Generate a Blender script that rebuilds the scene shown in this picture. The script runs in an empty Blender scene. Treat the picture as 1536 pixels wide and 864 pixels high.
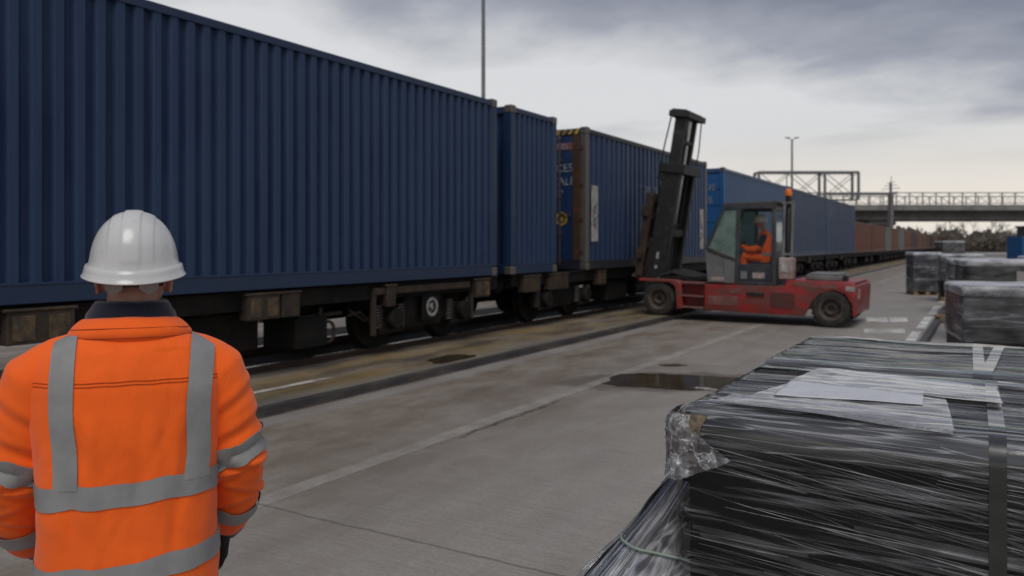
import bpy, bmesh, math, random
from mathutils import Vector, Matrix, noise as mnoise
from mathutils.bvhtree import BVHTree

random.seed(7)
PI = math.pi
R = math.radians
SC = bpy.context.scene
COL = SC.collection

# ------------------------------------------------------------------ camera model
TH = R(30.7)
CAM_Z = 1.70
FPX = 1200.0
FW = Vector((-math.sin(TH), math.cos(TH), 0))
RT = Vector((math.cos(TH), math.sin(TH), 0))


def at(u, v, t):
    """point at depth t seen at photo pixel (u, v)"""
    return FW * t + RT * ((u - 768) / FPX * t) + Vector((0, 0, CAM_Z - (v - 367) / FPX * t))


def on(u, v, z=0.0):
    """point of the level z plane seen at photo pixel (u, v)"""
    return at(u, v, (CAM_Z - z) * FPX / (v - 367))


# ------------------------------------------------------------------ mesh helpers
class MB:
    def __init__(s):
        s.v = []
        s.f = []
        s.m = []
        s.mi = 0
        s.M = None

    def add(s, vs, fs):
        o = len(s.v)
        if s.M is not None:
            vs = [s.M @ Vector(p) for p in vs]
        s.v.extend([tuple(p) for p in vs])
        for f in fs:
            s.f.append(tuple(i + o for i in f))
            s.m.append(s.mi)
        return s

    def box(s, x0, x1, y0, y1, z0, z1):
        vs = [(x0, y0, z0), (x1, y0, z0), (x1, y1, z0), (x0, y1, z0), (x0, y0, z1), (x1, y0, z1), (x1, y1, z1), (x0, y1, z1)]
        return s.add(vs, [(0, 3, 2, 1), (4, 5, 6, 7), (0, 1, 5, 4), (1, 2, 6, 5), (2, 3, 7, 6), (3, 0, 4, 7)])

    def bar(s, a, b, w, h=None, up=(0, 0, 1)):
        """rectangular bar from a to b"""
        h = w if h is None else h
        a = Vector(a); b = Vector(b)
        d = (b - a).normalized()
        up = Vector(up)
        if abs(d.dot(up)) > .95:
            up = Vector((1, 0, 0))
        sx = d.cross(up).normalized() * w * .5
        sz = sx.cross(d).normalized() * h * .5
        vs = []
        for p in (a, b):
            vs += [p - sx - sz, p + sx - sz, p + sx + sz, p - sx + sz]
        return s.add(vs, [(0, 1, 2, 3), (7, 6, 5, 4), (0, 4, 5, 1), (1, 5, 6, 2), (2, 6, 7, 3), (3, 7, 4, 0)])

    def tube(s, pts, rad, n=10, caps=True, flat=None):
        """round tube along a path, radius per point, optional flattening (axis, factor)"""
        pts = [Vector(p) for p in pts]
        k = len(pts)
        if not isinstance(rad, (list, tuple)):
            rad = [rad] * k
        rings = []
        ref = None
        for i, p in enumerate(pts):
            d = (pts[min(i + 1, k - 1)] - pts[max(i - 1, 0)])
            d = d.normalized() if d.length > 1e-9 else Vector((0, 0, 1))
            if ref is None:
                ref = Vector((1, 0, 0)) if abs(d.x) < .8 else Vector((0, 1, 0))
            a = (ref - d * ref.dot(d)).normalized()
            ref = a
            b = d.cross(a)
            ring = []
            for j in range(n):
                an = 2 * PI * j / n
                q = a * math.cos(an) * rad[i] + b * math.sin(an) * rad[i]
                if flat:
                    ax = Vector(flat[0])
                    q = q - ax * q.dot(ax) * (1 - flat[1])
                ring.append(p + q)
            rings.append(ring)
        return s.loft(rings, caps)

    def limb(s, pts, rad, n=14):
        """tube with rounded ends"""
        pts = [Vector(p) for p in pts]
        d0 = (pts[0] - pts[1]).normalized(); d1 = (pts[-1] - pts[-2]).normalized()
        P = [pts[0] + d0 * rad[0] * .9, pts[0] + d0 * rad[0] * .6] + pts + [pts[-1] + d1 * rad[-1] * .6, pts[-1] + d1 * rad[-1] * .9]
        r = [rad[0] * .4, rad[0] * .8] + list(rad) + [rad[-1] * .8, rad[-1] * .4]
        return s.tube(P, r, n)

    def loft(s, rings, caps=True, close=True):
        n = len(rings[0])
        vs = [p for r in rings for p in r]
        fs = []
        for i in range(len(rings) - 1):
            for j in range(n if close else n - 1):
                a = i * n + j
                b = i * n + (j + 1) % n
                fs.append((a, b, b + n, a + n))
        if caps:
            fs.append(tuple(range(n - 1, -1, -1)))
            fs.append(tuple(range((len(rings) - 1) * n, len(rings) * n)))
        return s.add(vs, fs)

    def lathe(s, prof, n=24, c=(0, 0, 0), axis='z', caps=False):
        """prof: (radius, height)"""
        rings = []
        for r, h in prof:
            ring = []
            for j in range(n):
                a = 2 * PI * j / n
                x, y = r * math.cos(a), r * math.sin(a)
                if axis == 'z':
                    p = (x, y, h)
                elif axis == 'y':
                    p = (x, h, -y)
                else:
                    p = (h, x, y)
                ring.append((p[0] + c[0], p[1] + c[1], p[2] + c[2]))
            rings.append(ring)
        return s.loft(rings, caps)

    def ell(s, c, r, n=14, k=9):
        rings = []
        for i in range(k + 1):
            a = -PI / 2 + PI * i / k
            rr = max(math.cos(a), .02)
            rings.append([(c[0] + r[0] * rr * math.cos(2 * PI * j / n), c[1] + r[1] * rr * math.sin(2 * PI * j / n), c[2] + r[2] * math.sin(a)) for j in range(n)])
        return s.loft(rings)

    def prism(s, poly, a, b, axis='y'):
        """polygon given as pairs, extruded along axis from a to b"""
        def P(p, h):
            return (p[0], h, p[1]) if axis == 'y' else ((h, p[0], p[1]) if axis == 'x' else (p[0], p[1], h))
        n = len(poly)
        vs = [P(p, a) for p in poly] + [P(p, b) for p in poly]
        fs = [tuple(range(n)), tuple(range(2 * n - 1, n - 1, -1))]
        for i in range(n):
            j = (i + 1) % n
            fs.append((i, i + n, j + n, j))
        return s.add(vs, fs)

    def grid(s, fn, nu, nv):
        vs = [fn(i / nu, j / nv) for j in range(nv + 1) for i in range(nu + 1)]
        fs = []
        for j in range(nv):
            for i in range(nu):
                a = j * (nu + 1) + i
                fs.append((a, a + 1, a + nu + 2, a + nu + 1))
        return s.add(vs, fs)

    def mesh(s, name, bevel=0, smooth=35, fix=True, seg=1):
        bm = bmesh.new()
        vv = [bm.verts.new(p) for p in s.v]
        for f, mi in zip(s.f, s.m):
            try:
                fc = bm.faces.new([vv[i] for i in f])
                fc.material_index = mi
            except ValueError:
                pass
        if fix:
            bmesh.ops.recalc_face_normals(bm, faces=bm.faces)
        if bevel:
            ed = [e for e in bm.edges if len(e.link_faces) == 2 and e.calc_face_angle(0) > R(30)]
            bmesh.ops.bevel(bm, geom=ed, offset=bevel, segments=seg, affect='EDGES', clamp_overlap=True, profile=.5)
        me = bpy.data.meshes.new(name)
        bm.to_mesh(me)
        bm.free()
        if smooth:
            me.shade_smooth()
            if smooth < 180:
                me.set_sharp_from_angle(angle=R(smooth))
        return me

    def build(s, name, mat, parent=None, bevel=0, smooth=35, fix=True, loc=None, seg=1):
        me = s.mesh(name, bevel, smooth, fix, seg)
        for m in (mat if isinstance(mat, (list, tuple)) else [mat]):
            me.materials.append(m)
        o = bpy.data.objects.new(name, me)
        COL.objects.link(o)
        if parent is not None:
            o.parent = parent
        if loc is not None:
            o.location = loc
        return o


def obj_from_mesh(name, me, mat, parent=None):
    me.materials.clear()
    me.materials.append(mat)
    o = bpy.data.objects.new(name, me)
    COL.objects.link(o)
    if parent is not None:
        o.parent = parent
    return o


def tag(o, label, cat, group=None):
    o['label'] = label
    o['category'] = cat
    if group:
        o['group'] = group
    return o


def thing(name, label, cat, loc=(0, 0, 0), rz=0, group=None, ry=0):
    o = bpy.data.objects.new(name, None)
    COL.objects.link(o)
    o.empty_display_size = .3
    o.location = loc
    o.rotation_euler = (0, ry, rz)
    return tag(o, label, cat, group)


def struct(o, kind='structure'):
    o['kind'] = kind
    return o


def dup(root, loc, label, rz=None, group=None, scale=None):
    r = root.copy()
    COL.objects.link(r)
    r.location = loc
    if rz is not None:
        r.rotation_euler = (root.rotation_euler.x, root.rotation_euler.y, rz)
    if scale is not None:
        r.scale = scale
    r['label'] = label
    if group:
        r['group'] = group
    for ch in list(root.children):
        c = ch.copy()
        COL.objects.link(c)
        c.parent = r
        for g in list(ch.children):
            d = g.copy()
            COL.objects.link(d)
            d.parent = c
    return r


def remesh(mb, voxel, smooth=2):
    """one continuous skin over all the overlapping pieces of mb"""
    me = mb.mesh('tmp', smooth=180)
    o = bpy.data.objects.new('tmp', me)
    COL.objects.link(o)
    m = o.modifiers.new('r', 'REMESH')
    m.mode = 'VOXEL'
    m.voxel_size = voxel
    if smooth:
        q = o.modifiers.new('s', 'SMOOTH')
        q.factor = .5
        q.iterations = smooth
    dg = bpy.context.evaluated_depsgraph_get()
    dg.update()
    out = bpy.data.meshes.new_from_object(o.evaluated_get(dg))
    bpy.data.objects.remove(o)
    bpy.data.meshes.remove(me)
    out.shade_smooth()
    return out


def displace(me, fn):
    nn = [Vector(v.normal) for v in me.vertices]
    for v, n in zip(me.vertices, nn):
        v.co = v.co + n * fn(v.co, n)
    me.update()


def text_mesh(s, size, depth=.004):
    cu = bpy.data.curves.new('txt', 'FONT')
    cu.body = s
    cu.size = size
    cu.extrude = depth
    cu.align_x = 'CENTER'
    cu.align_y = 'CENTER'
    o = bpy.data.objects.new('txt', cu)
    COL.objects.link(o)
    dg = bpy.context.evaluated_depsgraph_get()
    dg.update()
    me = bpy.data.meshes.new_from_object(o.evaluated_get(dg))
    bpy.data.objects.remove(o)
    bpy.data.curves.remove(cu)
    return me


# ------------------------------------------------------------------ material helpers
class T:
    def __init__(s, tree):
        s.t = tree

    def n(s, typ, ins=None, out=0, **at_):
        nd = s.t.nodes.new(typ)
        for k, v in at_.items():
            setattr(nd, k, v)
        for k, v in (ins or {}).items():
            if isinstance(v, bpy.types.NodeSocket):
                s.t.links.new(v, nd.inputs[k])
            else:
                nd.inputs[k].default_value = v
        return nd.outputs[out]

    def co(s, which='Object'):
        return s.n('ShaderNodeTexCoord', out=which)

    def map(s, vec, scale=(1, 1, 1), rot=(0, 0, 0), loc=(0, 0, 0)):
        return s.n('ShaderNodeMapping', {'Vector': vec, 'Scale': scale, 'Rotation': rot, 'Location': loc})

    def noise(s, vec, scale, detail=4, rough=.55, dist=0):
        return s.n('ShaderNodeTexNoise', {'Vector': vec, 'Scale': scale, 'Detail': detail, 'Roughness': rough, 'Distortion': dist})

    def vor(s, vec, scale, feature='F1'):
        return s.n('ShaderNodeTexVoronoi', {'Vector': vec, 'Scale': scale}, feature=feature)

    def ramp(s, fac, *stops):
        nd = s.t.nodes.new('ShaderNodeValToRGB')
        s.t.links.new(fac, nd.inputs[0])
        el = nd.color_ramp.elements
        while len(el) < len(stops):
            el.new(.5)
        for e, (p, c) in zip(el, stops):
            e.position = p
            e.color = (c, c, c, 1) if not isinstance(c, (tuple, list)) else (c[0], c[1], c[2], 1)
        return nd.outputs[0]

    def mix(s, fac, a, b, mode='MIX'):
        nd = s.t.nodes.new('ShaderNodeMix')
        nd.data_type = 'RGBA'
        nd.blend_type = mode
        for i, v in ((0, fac), (6, a), (7, b)):
            if isinstance(v, bpy.types.NodeSocket):
                s.t.links.new(v, nd.inputs[i])
            elif i == 0:
                nd.inputs[0].default_value = v
            else:
                nd.inputs[i].default_value = (v[0], v[1], v[2], 1) if isinstance(v, (tuple, list)) else (v, v, v, 1)
        return nd.outputs[2]

    def math(s, op, a, b=0.0, c=0.0, clamp=False):
        nd = s.t.nodes.new('ShaderNodeMath')
        nd.operation = op
        nd.use_clamp = clamp
        for i, v in enumerate((a, b, c)):
            if isinstance(v, bpy.types.NodeSocket):
                s.t.links.new(v, nd.inputs[i])
            else:
                nd.inputs[i].default_value = v
        return nd.outputs[0]

    def band(s, x, a, b, soft=.004):
        """1 where a < x < b"""
        up = s.n('ShaderNodeMapRange', {0: x, 1: a - soft, 2: a + soft, 3: 0.0, 4: 1.0})
        dn = s.n('ShaderNodeMapRange', {0: x, 1: b - soft, 2: b + soft, 3: 1.0, 4: 0.0})
        return s.math('MULTIPLY', up, dn)

    def sep(s, vec):
        nd = s.t.nodes.new('ShaderNodeSeparateXYZ')
        s.t.links.new(vec, nd.inputs[0])
        return nd.outputs

    def bump(s, h, strength=.3, dist=.01, normal=None):
        ins = {'Height': h, 'Strength': strength, 'Distance': dist}
        if normal is not None:
            ins['Normal'] = normal
        return s.n('ShaderNodeBump', ins)


def new_mat(name):
    m = bpy.data.materials.new(name)
    m.use_nodes = True
    t = T(m.node_tree)
    b = m.node_tree.nodes['Principled BSDF']
    return m, t, b


def put(t, b, **kw):
    names = {'col': 'Base Color', 'rough': 'Roughness', 'metal': 'Metallic', 'normal': 'Normal', 'alpha': 'Alpha', 'spec': 'Specular IOR Level', 'coat': 'Coat Weight', 'coat_rough': 'Coat Roughness', 'ior': 'IOR', 'sheen': 'Sheen Weight', 'trans': 'Transmission Weight', 'emit': 'Emission Color', 'emit_s': 'Emission Strength', 'sss': 'Subsurface Weight'}
    for k, v in kw.items():
        k = names[k]
        if isinstance(v, bpy.types.NodeSocket):
            t.t.links.new(v, b.inputs[k])
        elif isinstance(v, (tuple, list)):
            b.inputs[k].default_value = (v[0], v[1], v[2], 1)
        else:
            b.inputs[k].default_value = v


def simple(name, col, rough=.6, metal=0.0, var=.25, scale=6.0, dirt=None, dirt_amt=.5, bump=.15, bscale=60.0, spec=.5, stretch=(1, 1, 1), rvar=.12):
    """painted / plain surface with uneven colour, patches of dirt and a fine bump"""
    m, t, b = new_mat(name)
    co = t.map(t.co(), stretch)
    n1 = t.noise(co, scale, 5, .6)
    lo = [c * (1 - var) for c in col]
    hi = [min(1, c * (1 + var)) for c in col]
    c = t.ramp(n1, (.3, lo), (.7, hi))
    if dirt is not None:
        n2 = t.noise(t.map(co, loc=(3.1, 7.7, 1.3)), scale * .7, 8, .68)
        c = t.mix(t.ramp(n2, (.62 - dirt_amt * .25, 0.0), (.72 - dirt_amt * .1, 1.0)), c, dirt)
    n3 = t.noise(co, bscale, 4, .6)
    r = t.math('ADD', t.math('MULTIPLY', t.math('SUBTRACT', n1, .5), rvar * 2), rough, clamp=True)
    put(t, b, col=c, rough=r, metal=metal, spec=spec, normal=t.bump(n3, bump, .004))
    return m

# ------------------------------------------------------------------ materials of the train
def paint(name, col, worn_lit, rust=(.075, .035, .018), rust_amt=.35, worn_amt=.5, rough=.42):
    """container paint: chalked patches, run-off streaks, rust blisters, shallow dents"""
    m, t, b = new_mat(name)
    oi = t.n('ShaderNodeObjectInfo', out='Random')
    co = t.n('ShaderNodeVectorMath', {0: t.co(), 1: t.n('ShaderNodeCombineXYZ', {0: t.math('MULTIPLY', oi, 37.0), 1: 0.0, 2: t.math('MULTIPLY', oi, 11.0)})}, operation='ADD')
    big = t.noise(co, .9, 5, .6)
    st = t.noise(t.map(co, (9, 9, .35)), 1.6, 5, .6)
    c = t.mix(t.math('MULTIPLY', t.ramp(big, (.35, 0.0), (.7, 1.0)), worn_amt), col, worn_lit)
    c = t.mix(t.math('MULTIPLY', t.ramp(st, (.48, 0.0), (.75, 1.0)), .45), c, worn_lit)
    dk = t.noise(t.map(co, (14, 14, .5), loc=(5, 2, 8)), 1.2, 4, .6)
    c = t.mix(t.math('MULTIPLY', t.ramp(dk, (.52, 0.0), (.8, 1.0)), .35), c, [x * .45 for x in col])
    rn = t.noise(t.map(co, (1, 1, .6), loc=(9, 1, 4)), 5.5, 9, .72)
    c = t.mix(t.ramp(rn, (.70 - rust_amt * .12, 0.0), (.76 - rust_amt * .1, 1.0)), c, rust)
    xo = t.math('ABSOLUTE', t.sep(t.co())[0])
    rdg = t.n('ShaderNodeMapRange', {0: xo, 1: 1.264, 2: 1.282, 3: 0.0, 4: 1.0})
    ridge_lit = t.math('MULTIPLY', rdg, t.n('ShaderNodeMapRange', {0: st, 1: .3, 2: .6, 3: .55, 4: 1.0}))
    c = t.mix(ridge_lit, c, worn_lit)  # rib faces paler than recesses: light and shade contrast put into the colour
    sp = t.noise(co, 70, 2, .5)
    c = t.mix(t.math('MULTIPLY', t.ramp(sp, (.68, 0.0), (.74, 1.0)), .25), c, worn_lit)
    dent = t.noise(co, 3.2, 2, .5)
    fine = t.noise(co, 90, 3, .6)
    nb = t.bump(fine, .10, .002, t.bump(dent, .35, .012))
    r = t.n('ShaderNodeMapRange', {0: st, 1: .3, 2: .7, 3: rough - .08, 4: rough + .14})
    put(t, b, col=c, rough=r, normal=nb, spec=.30)
    return m


M = {}
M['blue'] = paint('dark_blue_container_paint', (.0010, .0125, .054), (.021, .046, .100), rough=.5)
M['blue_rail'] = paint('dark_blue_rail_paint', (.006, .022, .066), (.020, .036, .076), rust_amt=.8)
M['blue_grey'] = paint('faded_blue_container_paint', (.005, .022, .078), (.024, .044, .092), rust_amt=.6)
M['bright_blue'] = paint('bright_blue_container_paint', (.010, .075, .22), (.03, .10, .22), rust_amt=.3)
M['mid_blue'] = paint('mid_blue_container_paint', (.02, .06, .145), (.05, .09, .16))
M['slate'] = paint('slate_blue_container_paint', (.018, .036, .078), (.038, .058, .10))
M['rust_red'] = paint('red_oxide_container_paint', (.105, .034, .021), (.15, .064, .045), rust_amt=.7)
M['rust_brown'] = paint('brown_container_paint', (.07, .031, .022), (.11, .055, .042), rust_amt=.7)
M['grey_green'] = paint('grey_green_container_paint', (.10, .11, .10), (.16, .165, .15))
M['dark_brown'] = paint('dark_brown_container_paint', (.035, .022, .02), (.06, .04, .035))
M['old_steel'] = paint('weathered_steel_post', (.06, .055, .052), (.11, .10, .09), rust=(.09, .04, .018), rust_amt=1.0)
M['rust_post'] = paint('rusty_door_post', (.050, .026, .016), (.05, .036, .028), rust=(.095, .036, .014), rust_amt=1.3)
M['under'] = simple('grimy_wagon_steel', (.006, .0055, .005), .75, 0, .4, 4, dirt=(.020, .015, .011), dirt_amt=.6, spec=.25)
M['dark_rail'] = paint('grimy_blue_rail_paint', (.010, .014, .026), (.03, .032, .036), rust_amt=1.0)
M['under_brown'] = simple('brown_dusted_steel', (.030, .023, .019), .75, 0, .4, 5, dirt=(.06, .042, .028), dirt_amt=.8, spec=.3)
M['spring'] = simple('greasy_spring_steel', (.035, .032, .03), .5, .3, .4, 8, dirt=(.07, .055, .04))
M['ochre'] = simple('faded_ochre_plate', (.15, .095, .03), .7, 0, .35, 14, dirt=(.04, .03, .025), dirt_amt=1.3)
M['rail'] = simple('worn_rail_steel', (.36, .35, .34), .28, .9, .2, 9, dirt=(.12, .07, .04), dirt_amt=.2)
M['rail_side'] = simple('rusty_rail_web', (.06, .04, .028), .8)
M['white_mark'] = simple('dirty_white_marking', (.45, .44, .41), .6, 0, .2, 9, dirt=(.2, .19, .18), dirt_amt=1.0)
M['text_white'] = simple('faded_white_lettering', (.30, .31, .34), .6, 0, .3, 30, dirt=(.06, .08, .13), dirt_amt=1.0)
M['text_dark'] = simple('faded_black_lettering', (.03, .03, .032), .6, 0, .3, 30)
M['text_red'] = simple('faded_red_strip', (.16, .045, .045), .6, 0, .2, 20)
M['yellow'] = simple('faded_yellow_paint', (.45, .28, .03), .55, 0, .2, 15, dirt=(.1, .07, .03), dirt_amt=.8)
M['black'] = simple('dull_black_steel', (.012, .012, .013), .55, 0, .3, 8, dirt=(.04, .035, .03), dirt_amt=.4)

TX = -8.73          # centre line of the train
CH, CW = 3.10, 2.60  # height and width of the boxes
CZ = 1.15           # their underside


def corrugated(mb, L, z0, z1, x_out, sgn, pitch=.28, depth=.046, axis='y'):
    """trapezoid ribs standing between -L/2 and L/2"""
    n = max(1, round(L / pitch))
    p = L / n
    prof = []
    for i in range(n):
        s = -L / 2 + i * p
        prof += [(s, 0), (s + p * .20, 0), (s + p * .38, -depth), (s + p * .62, -depth), (s + p * .80, 0)]
    prof.append((L / 2, 0))
    vs = []
    for (a, d) in prof:
        for z in (z0, z1):
            vs.append((x_out + sgn * d, a, z) if axis == 'y' else (a, x_out + sgn * d, z))
    fs = [(2 * i, 2 * i + 2, 2 * i + 3, 2 * i + 1) for i in range(len(prof) - 1)]
    mb.add(vs, fs)


def container(kind, L, label, y0, mats, group, pitch=.28, H=CH, W=CW, doors=False, plain_end=False, x=TX, z=CZ, rz=0, loc=None):
    """box container: ribbed sides, roof, rails, posts, castings and one end that looks down the yard"""
    wall, rail, post = mats
    c = thing(kind, label, 'container', loc or (x, y0 + L / 2, z), rz, group)
    h2, w2 = L / 2, W / 2
    for s in (-1, 1):
        mb = MB()
        corrugated(mb, L - .26, .20, H - .12, s * (w2 - .012), s, pitch)
        mb.build('side_panel', wall, c, smooth=10, fix=False)
        MB().box(s * w2 - .05 * (s + 1), s * w2 + .05 * (1 - s), -h2 + .16, h2 - .16, H - .125, H - .03).build('top_rail', rail, c, .006)
        mb = MB().box(s * w2 - .055 * (s + 1), s * w2 + .055 * (1 - s), -h2 + .16, h2 - .16, .015, .205)
        mb.box(s * w2 - .045 - .055 * (s + 1), s * w2 - .045 + .055 * (1 - s) + .05, -h2 + .16, h2 - .16, .18, .207)
        mb.build('bottom_rail', rail, c, .005)
    corr = MB()
    corr.box(-w2 + .06, w2 - .06, -h2 + .1, h2 - .1, H - .06, H - .035)
    n = int(L / .4)
    for i in range(n):
        yy = -h2 + .25 + i * (L - .5) / n
        corr.box(-w2 + .15, w2 - .15, yy, yy + .16, H - .036, H - .02)
    corr.build('roof', wall, c)
    for sy in (-1, 1):
        for s in (-1, 1):
            MB().box(s * w2 - .15 if s > 0 else -w2, w2 if s > 0 else -w2 + .15, sy * h2 - .15 if sy > 0 else -h2, h2 if sy > 0 else -h2 + .15, .16, H - .14).build('corner_post', post, c, .012)
            for zz in (0, H - .15):
                m_ = MB().box(s * w2 - .165 if s > 0 else -w2 - .008, w2 + .008 if s > 0 else -w2 + .165, sy * h2 - .17 if sy > 0 else -h2 - .008, h2 + .008 if sy > 0 else -h2 + .17, zz, zz + .155)
                m_.build('corner_casting', M['old_steel'], c, .02)
        MB().box(-w2 + .15, w2 - .15, sy * h2 - .06 * (sy + 1), sy * h2 + .06 * (1 - sy), H - .15, H - .02).build('end_header', rail, c, .006)
        MB().box(-w2 + .15, w2 - .15, sy * h2 - .06 * (sy + 1), sy * h2 + .06 * (1 - sy), .01, .19).build('end_sill', rail, c, .006)
        if not (doors and sy < 0):
            mb = MB()
            if plain_end and sy < 0:
                k = 5
                for i in range(k):
                    za = .2 + i * (H - .36) / k
                    zb = .2 + (i + 1) * (H - .36) / k
                    mb.box(-w2 + .14, w2 - .14, sy * (h2 - .05) - .012, sy * (h2 - .05) + .012, za, zb - .06)
                    mb.box(-w2 + .14, w2 - .14, sy * (h2 - .07) - .012, sy * (h2 - .07) + .012, zb - .07, zb + .01)
                mb.build('end_panel', wall, c, .006)
            else:
                corrugated(mb, W - .28, .18, H - .14, sy * (h2 - .02), sy, axis='x')
                mb.build('end_panel', wall, c, smooth=10, fix=False)
    if doors:
        for s in (-1, 1):
            d = MB().box(min(s * .012, s * (w2 - .15)), max(s * .012, s * (w2 - .15)), -h2 + .02, -h2 + .07, .2, H - .17).build('door', wall, c, .006)
            for k in (.28, .62):
                lb = MB().tube([(s * k * 1.9 * .55, -h2 - .01, .1), (s * k * 1.9 * .55, -h2 - .01, H - .1)], .018, 10)
                for zz in (.2, .8, 1.6, 2.4, H - .2):
                    lb.box(s * k * 1.045 - .04, s * k * 1.045 + .04, -h2 - .03, -h2 + .02, zz - .03, zz + .03)
                lb.bar((s * k * 1.045, -h2 - .035, 1.25), (s * k * 1.045 + .3 * s, -h2 - .035, 1.2), .03, .02)
                lb.build('locking_bar', M['old_steel'], d)
            hg = MB()
            for zz in (.35, 1.05, 1.8, 2.6):
                hg.box(min(s * (w2 - .22), s * (w2 - .08)), max(s * (w2 - .22), s * (w2 - .08)), -h2 - .02, -h2 + .02, zz, zz + .1)
            hg.build('hinge', M['rust_post'], d, .01)
    MB().box(-w2 + .06, w2 - .06, -h2 + .08, h2 - .08, .08, .16).build('floor_pan', M['under'], c)
    return c


def lettering(par, s, size, pos, rot, mat, sx=1.0, name='lettering'):
    me = text_mesh(s, size)
    me.transform(Matrix.Translation(pos) @ rot @ Matrix.Diagonal((sx, 1, 1, 1)))
    return obj_from_mesh(name, me, mat, par)


B3 = (M['blue'], M['blue_rail'], M['blue_rail'])
GC = 'blue freight containers on the train'
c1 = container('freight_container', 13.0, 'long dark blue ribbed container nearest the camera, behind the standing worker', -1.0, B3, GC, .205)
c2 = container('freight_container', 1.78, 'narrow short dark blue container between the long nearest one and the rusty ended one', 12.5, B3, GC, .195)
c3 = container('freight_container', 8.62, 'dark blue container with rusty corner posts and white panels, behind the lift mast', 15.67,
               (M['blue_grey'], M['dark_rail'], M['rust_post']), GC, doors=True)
for o in list(c3.children):
    if o.name.startswith('corner_post') and o.data.vertices[0].co.x > 0:
        o.data.materials[0] = M['old_steel']
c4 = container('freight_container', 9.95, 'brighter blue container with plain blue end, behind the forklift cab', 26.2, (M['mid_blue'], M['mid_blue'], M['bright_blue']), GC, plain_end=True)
for o in c4.children:
    if o.name.startswith('end_panel') and o.data.vertices[0].co.y < 0:
        o.data.materials[0] = M['bright_blue']
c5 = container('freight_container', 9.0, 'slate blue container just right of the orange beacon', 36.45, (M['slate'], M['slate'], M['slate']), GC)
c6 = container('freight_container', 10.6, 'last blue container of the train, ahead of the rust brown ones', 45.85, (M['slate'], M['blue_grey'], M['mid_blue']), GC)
for o in c6.children:
    if o.name.startswith('end_panel') and o.data.vertices[0].co.y < 0:
        o.data.materials[0] = M['mid_blue']

# markings of the rusty ended container
h3, w3 = 8.62 / 2, CW / 2
rotE = Matrix.Rotation(R(90), 4, 'X')
rotS = Matrix.Rotation(R(90), 4, 'Z') @ Matrix.Rotation(R(90), 4, 'X')
MB().box(w3 - .34, w3 - .155, -h3 - .012, -h3 + .03, .2, CH - .16).build('door_post', M['rust_post'], c3, .012)
st = MB()
for i in range(15):
    xx = -w3 + .2 + i * .15
    st.prism([(xx, CH - .14), (xx + .075, CH - .14), (xx + .13, CH - .03), (xx + .055, CH - .03)], -h3 - .004, -h3 - .001)
st.build('hazard_stripes', M['yellow'], c3, smooth=0)
MB().box(.25, .98, -h3 + .012, -h3 + .018, 2.63, 2.78).build('red_strip', M['text_red'], c3)
lettering(c3, 'MINIS', .19, (.62, -h3 + .006, 2.70), rotE, M['text_white'])
lettering(c3, 'NCCES', .25, (.56, -h3 + .012, 2.22), rotE, M['text_white'], 1.05)
lettering(c3, 'ENCALE', .25, (.56, -h3 + .012, 1.93), rotE, M['text_white'], 1.0)
lettering(c3, 'WOCO', .13, (.50, -h3 + .012, 1.70), rotE, M['text_white'])
MB().lathe([(.0, 0), (.15, 0), (.15, .006), (0, .006)], 24, (.68, -h3 + .008, 1.12), 'y').build('hazard_sticker', M['yellow'], c3)
MB().lathe([(.06, -.002), (.1, -.002), (.1, .003), (.06, .003), (.06, -.002)], 20, (.68, -h3 + .008, 1.12), 'y').build('sticker_symbol', M['text_dark'], c3)
for (yy, z0, z1, w, tx) in ((-h3 + .42, .62, 1.85, .34, 'AV VA'), (h3 - .50, .42, 1.62, .34, 'VA AV')):
    p_ = MB().box(w3 - .008, w3 - .002, yy - w / 2, yy + w / 2, z0, z1).build('white_panel', M['white_mark'], c3)
    lettering(p_, tx, .2, (w3 + .001, yy, (z0 + z1) / 2 - .05), rotS @ Matrix.Rotation(R(90), 4, 'Z'), M['text_dark'], .9)
lettering(c3, 'T  SW  TA', .26, (w3 - .004, -.6, 1.93), rotS, M['text_white'], 1.1)
h4 = 9.95 / 2
lettering(c4, 'EIOUS', .30, (.55, -h4 + .03, 2.45), rotE, M['text_white'], 1.1)
lettering(c4, 'SGS', .30, (.62, -h4 + .03, 2.02), rotE, M['text_white'], 1.1)
lettering(c4, 'COIES', .14, (.5, -h4 - .004, CH - .09), rotE, M['yellow'])
lettering(c4, 'SA  OS', .42, (w3 - .004, .6, 2.05), rotS, M['text_white'], 1.1)
lettering(c5, 'H', .5, (w3 - .004, -3.6, 2.2), rotS, M['text_white'])
lettering(c6, 'II', .5, (w3 - .004, -4.2, 2.2), rotS, M['text_white'])

# rust brown string of containers beyond
y = 57.0
spec = [('rust_red', 8.6, 'first rust brown container behind the last blue one'), ('rust_red', 8.8, 'second rust brown container behind the last blue one'),
        ('grey_green', 5.2, 'grey green container among the rust brown ones, behind the grey mast'), ('rust_red', 6.0, 'reddish container just right of the grey green one'),
        ('grey_green', 6.4, 'grey container squeezed between rusty ones near the bridge pier'), ('rust_red', 8.0, 'rust red container under the right edge of the bridge'),
        ('dark_brown', 8.6, 'dark brown container under the bridge'), ('rust_red', 9.0, 'rust red container just past the dark brown one'),
        ('rust_brown', 9.0, 'distant brown container near the far end of the train'), ('rust_red', 9.0, 'distant rust red container near the far end of the train'),
        ('rust_brown', 9.4, 'second to last container at the far end of the train, brown'), ('rust_red', 9.6, 'last container at the far end of the train, rust red')]
brown_spans = []
for (mk, L, lab) in spec:
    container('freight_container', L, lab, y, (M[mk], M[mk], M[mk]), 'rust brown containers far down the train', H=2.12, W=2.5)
    brown_spans.append((y, L))
    y += L + .45

# ------------------------------------------------------------------ wagons
RT_Z = .16       # top of rail
WR = .46
XS = TX + 1.06   # plane of the bogie frames on this side


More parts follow.
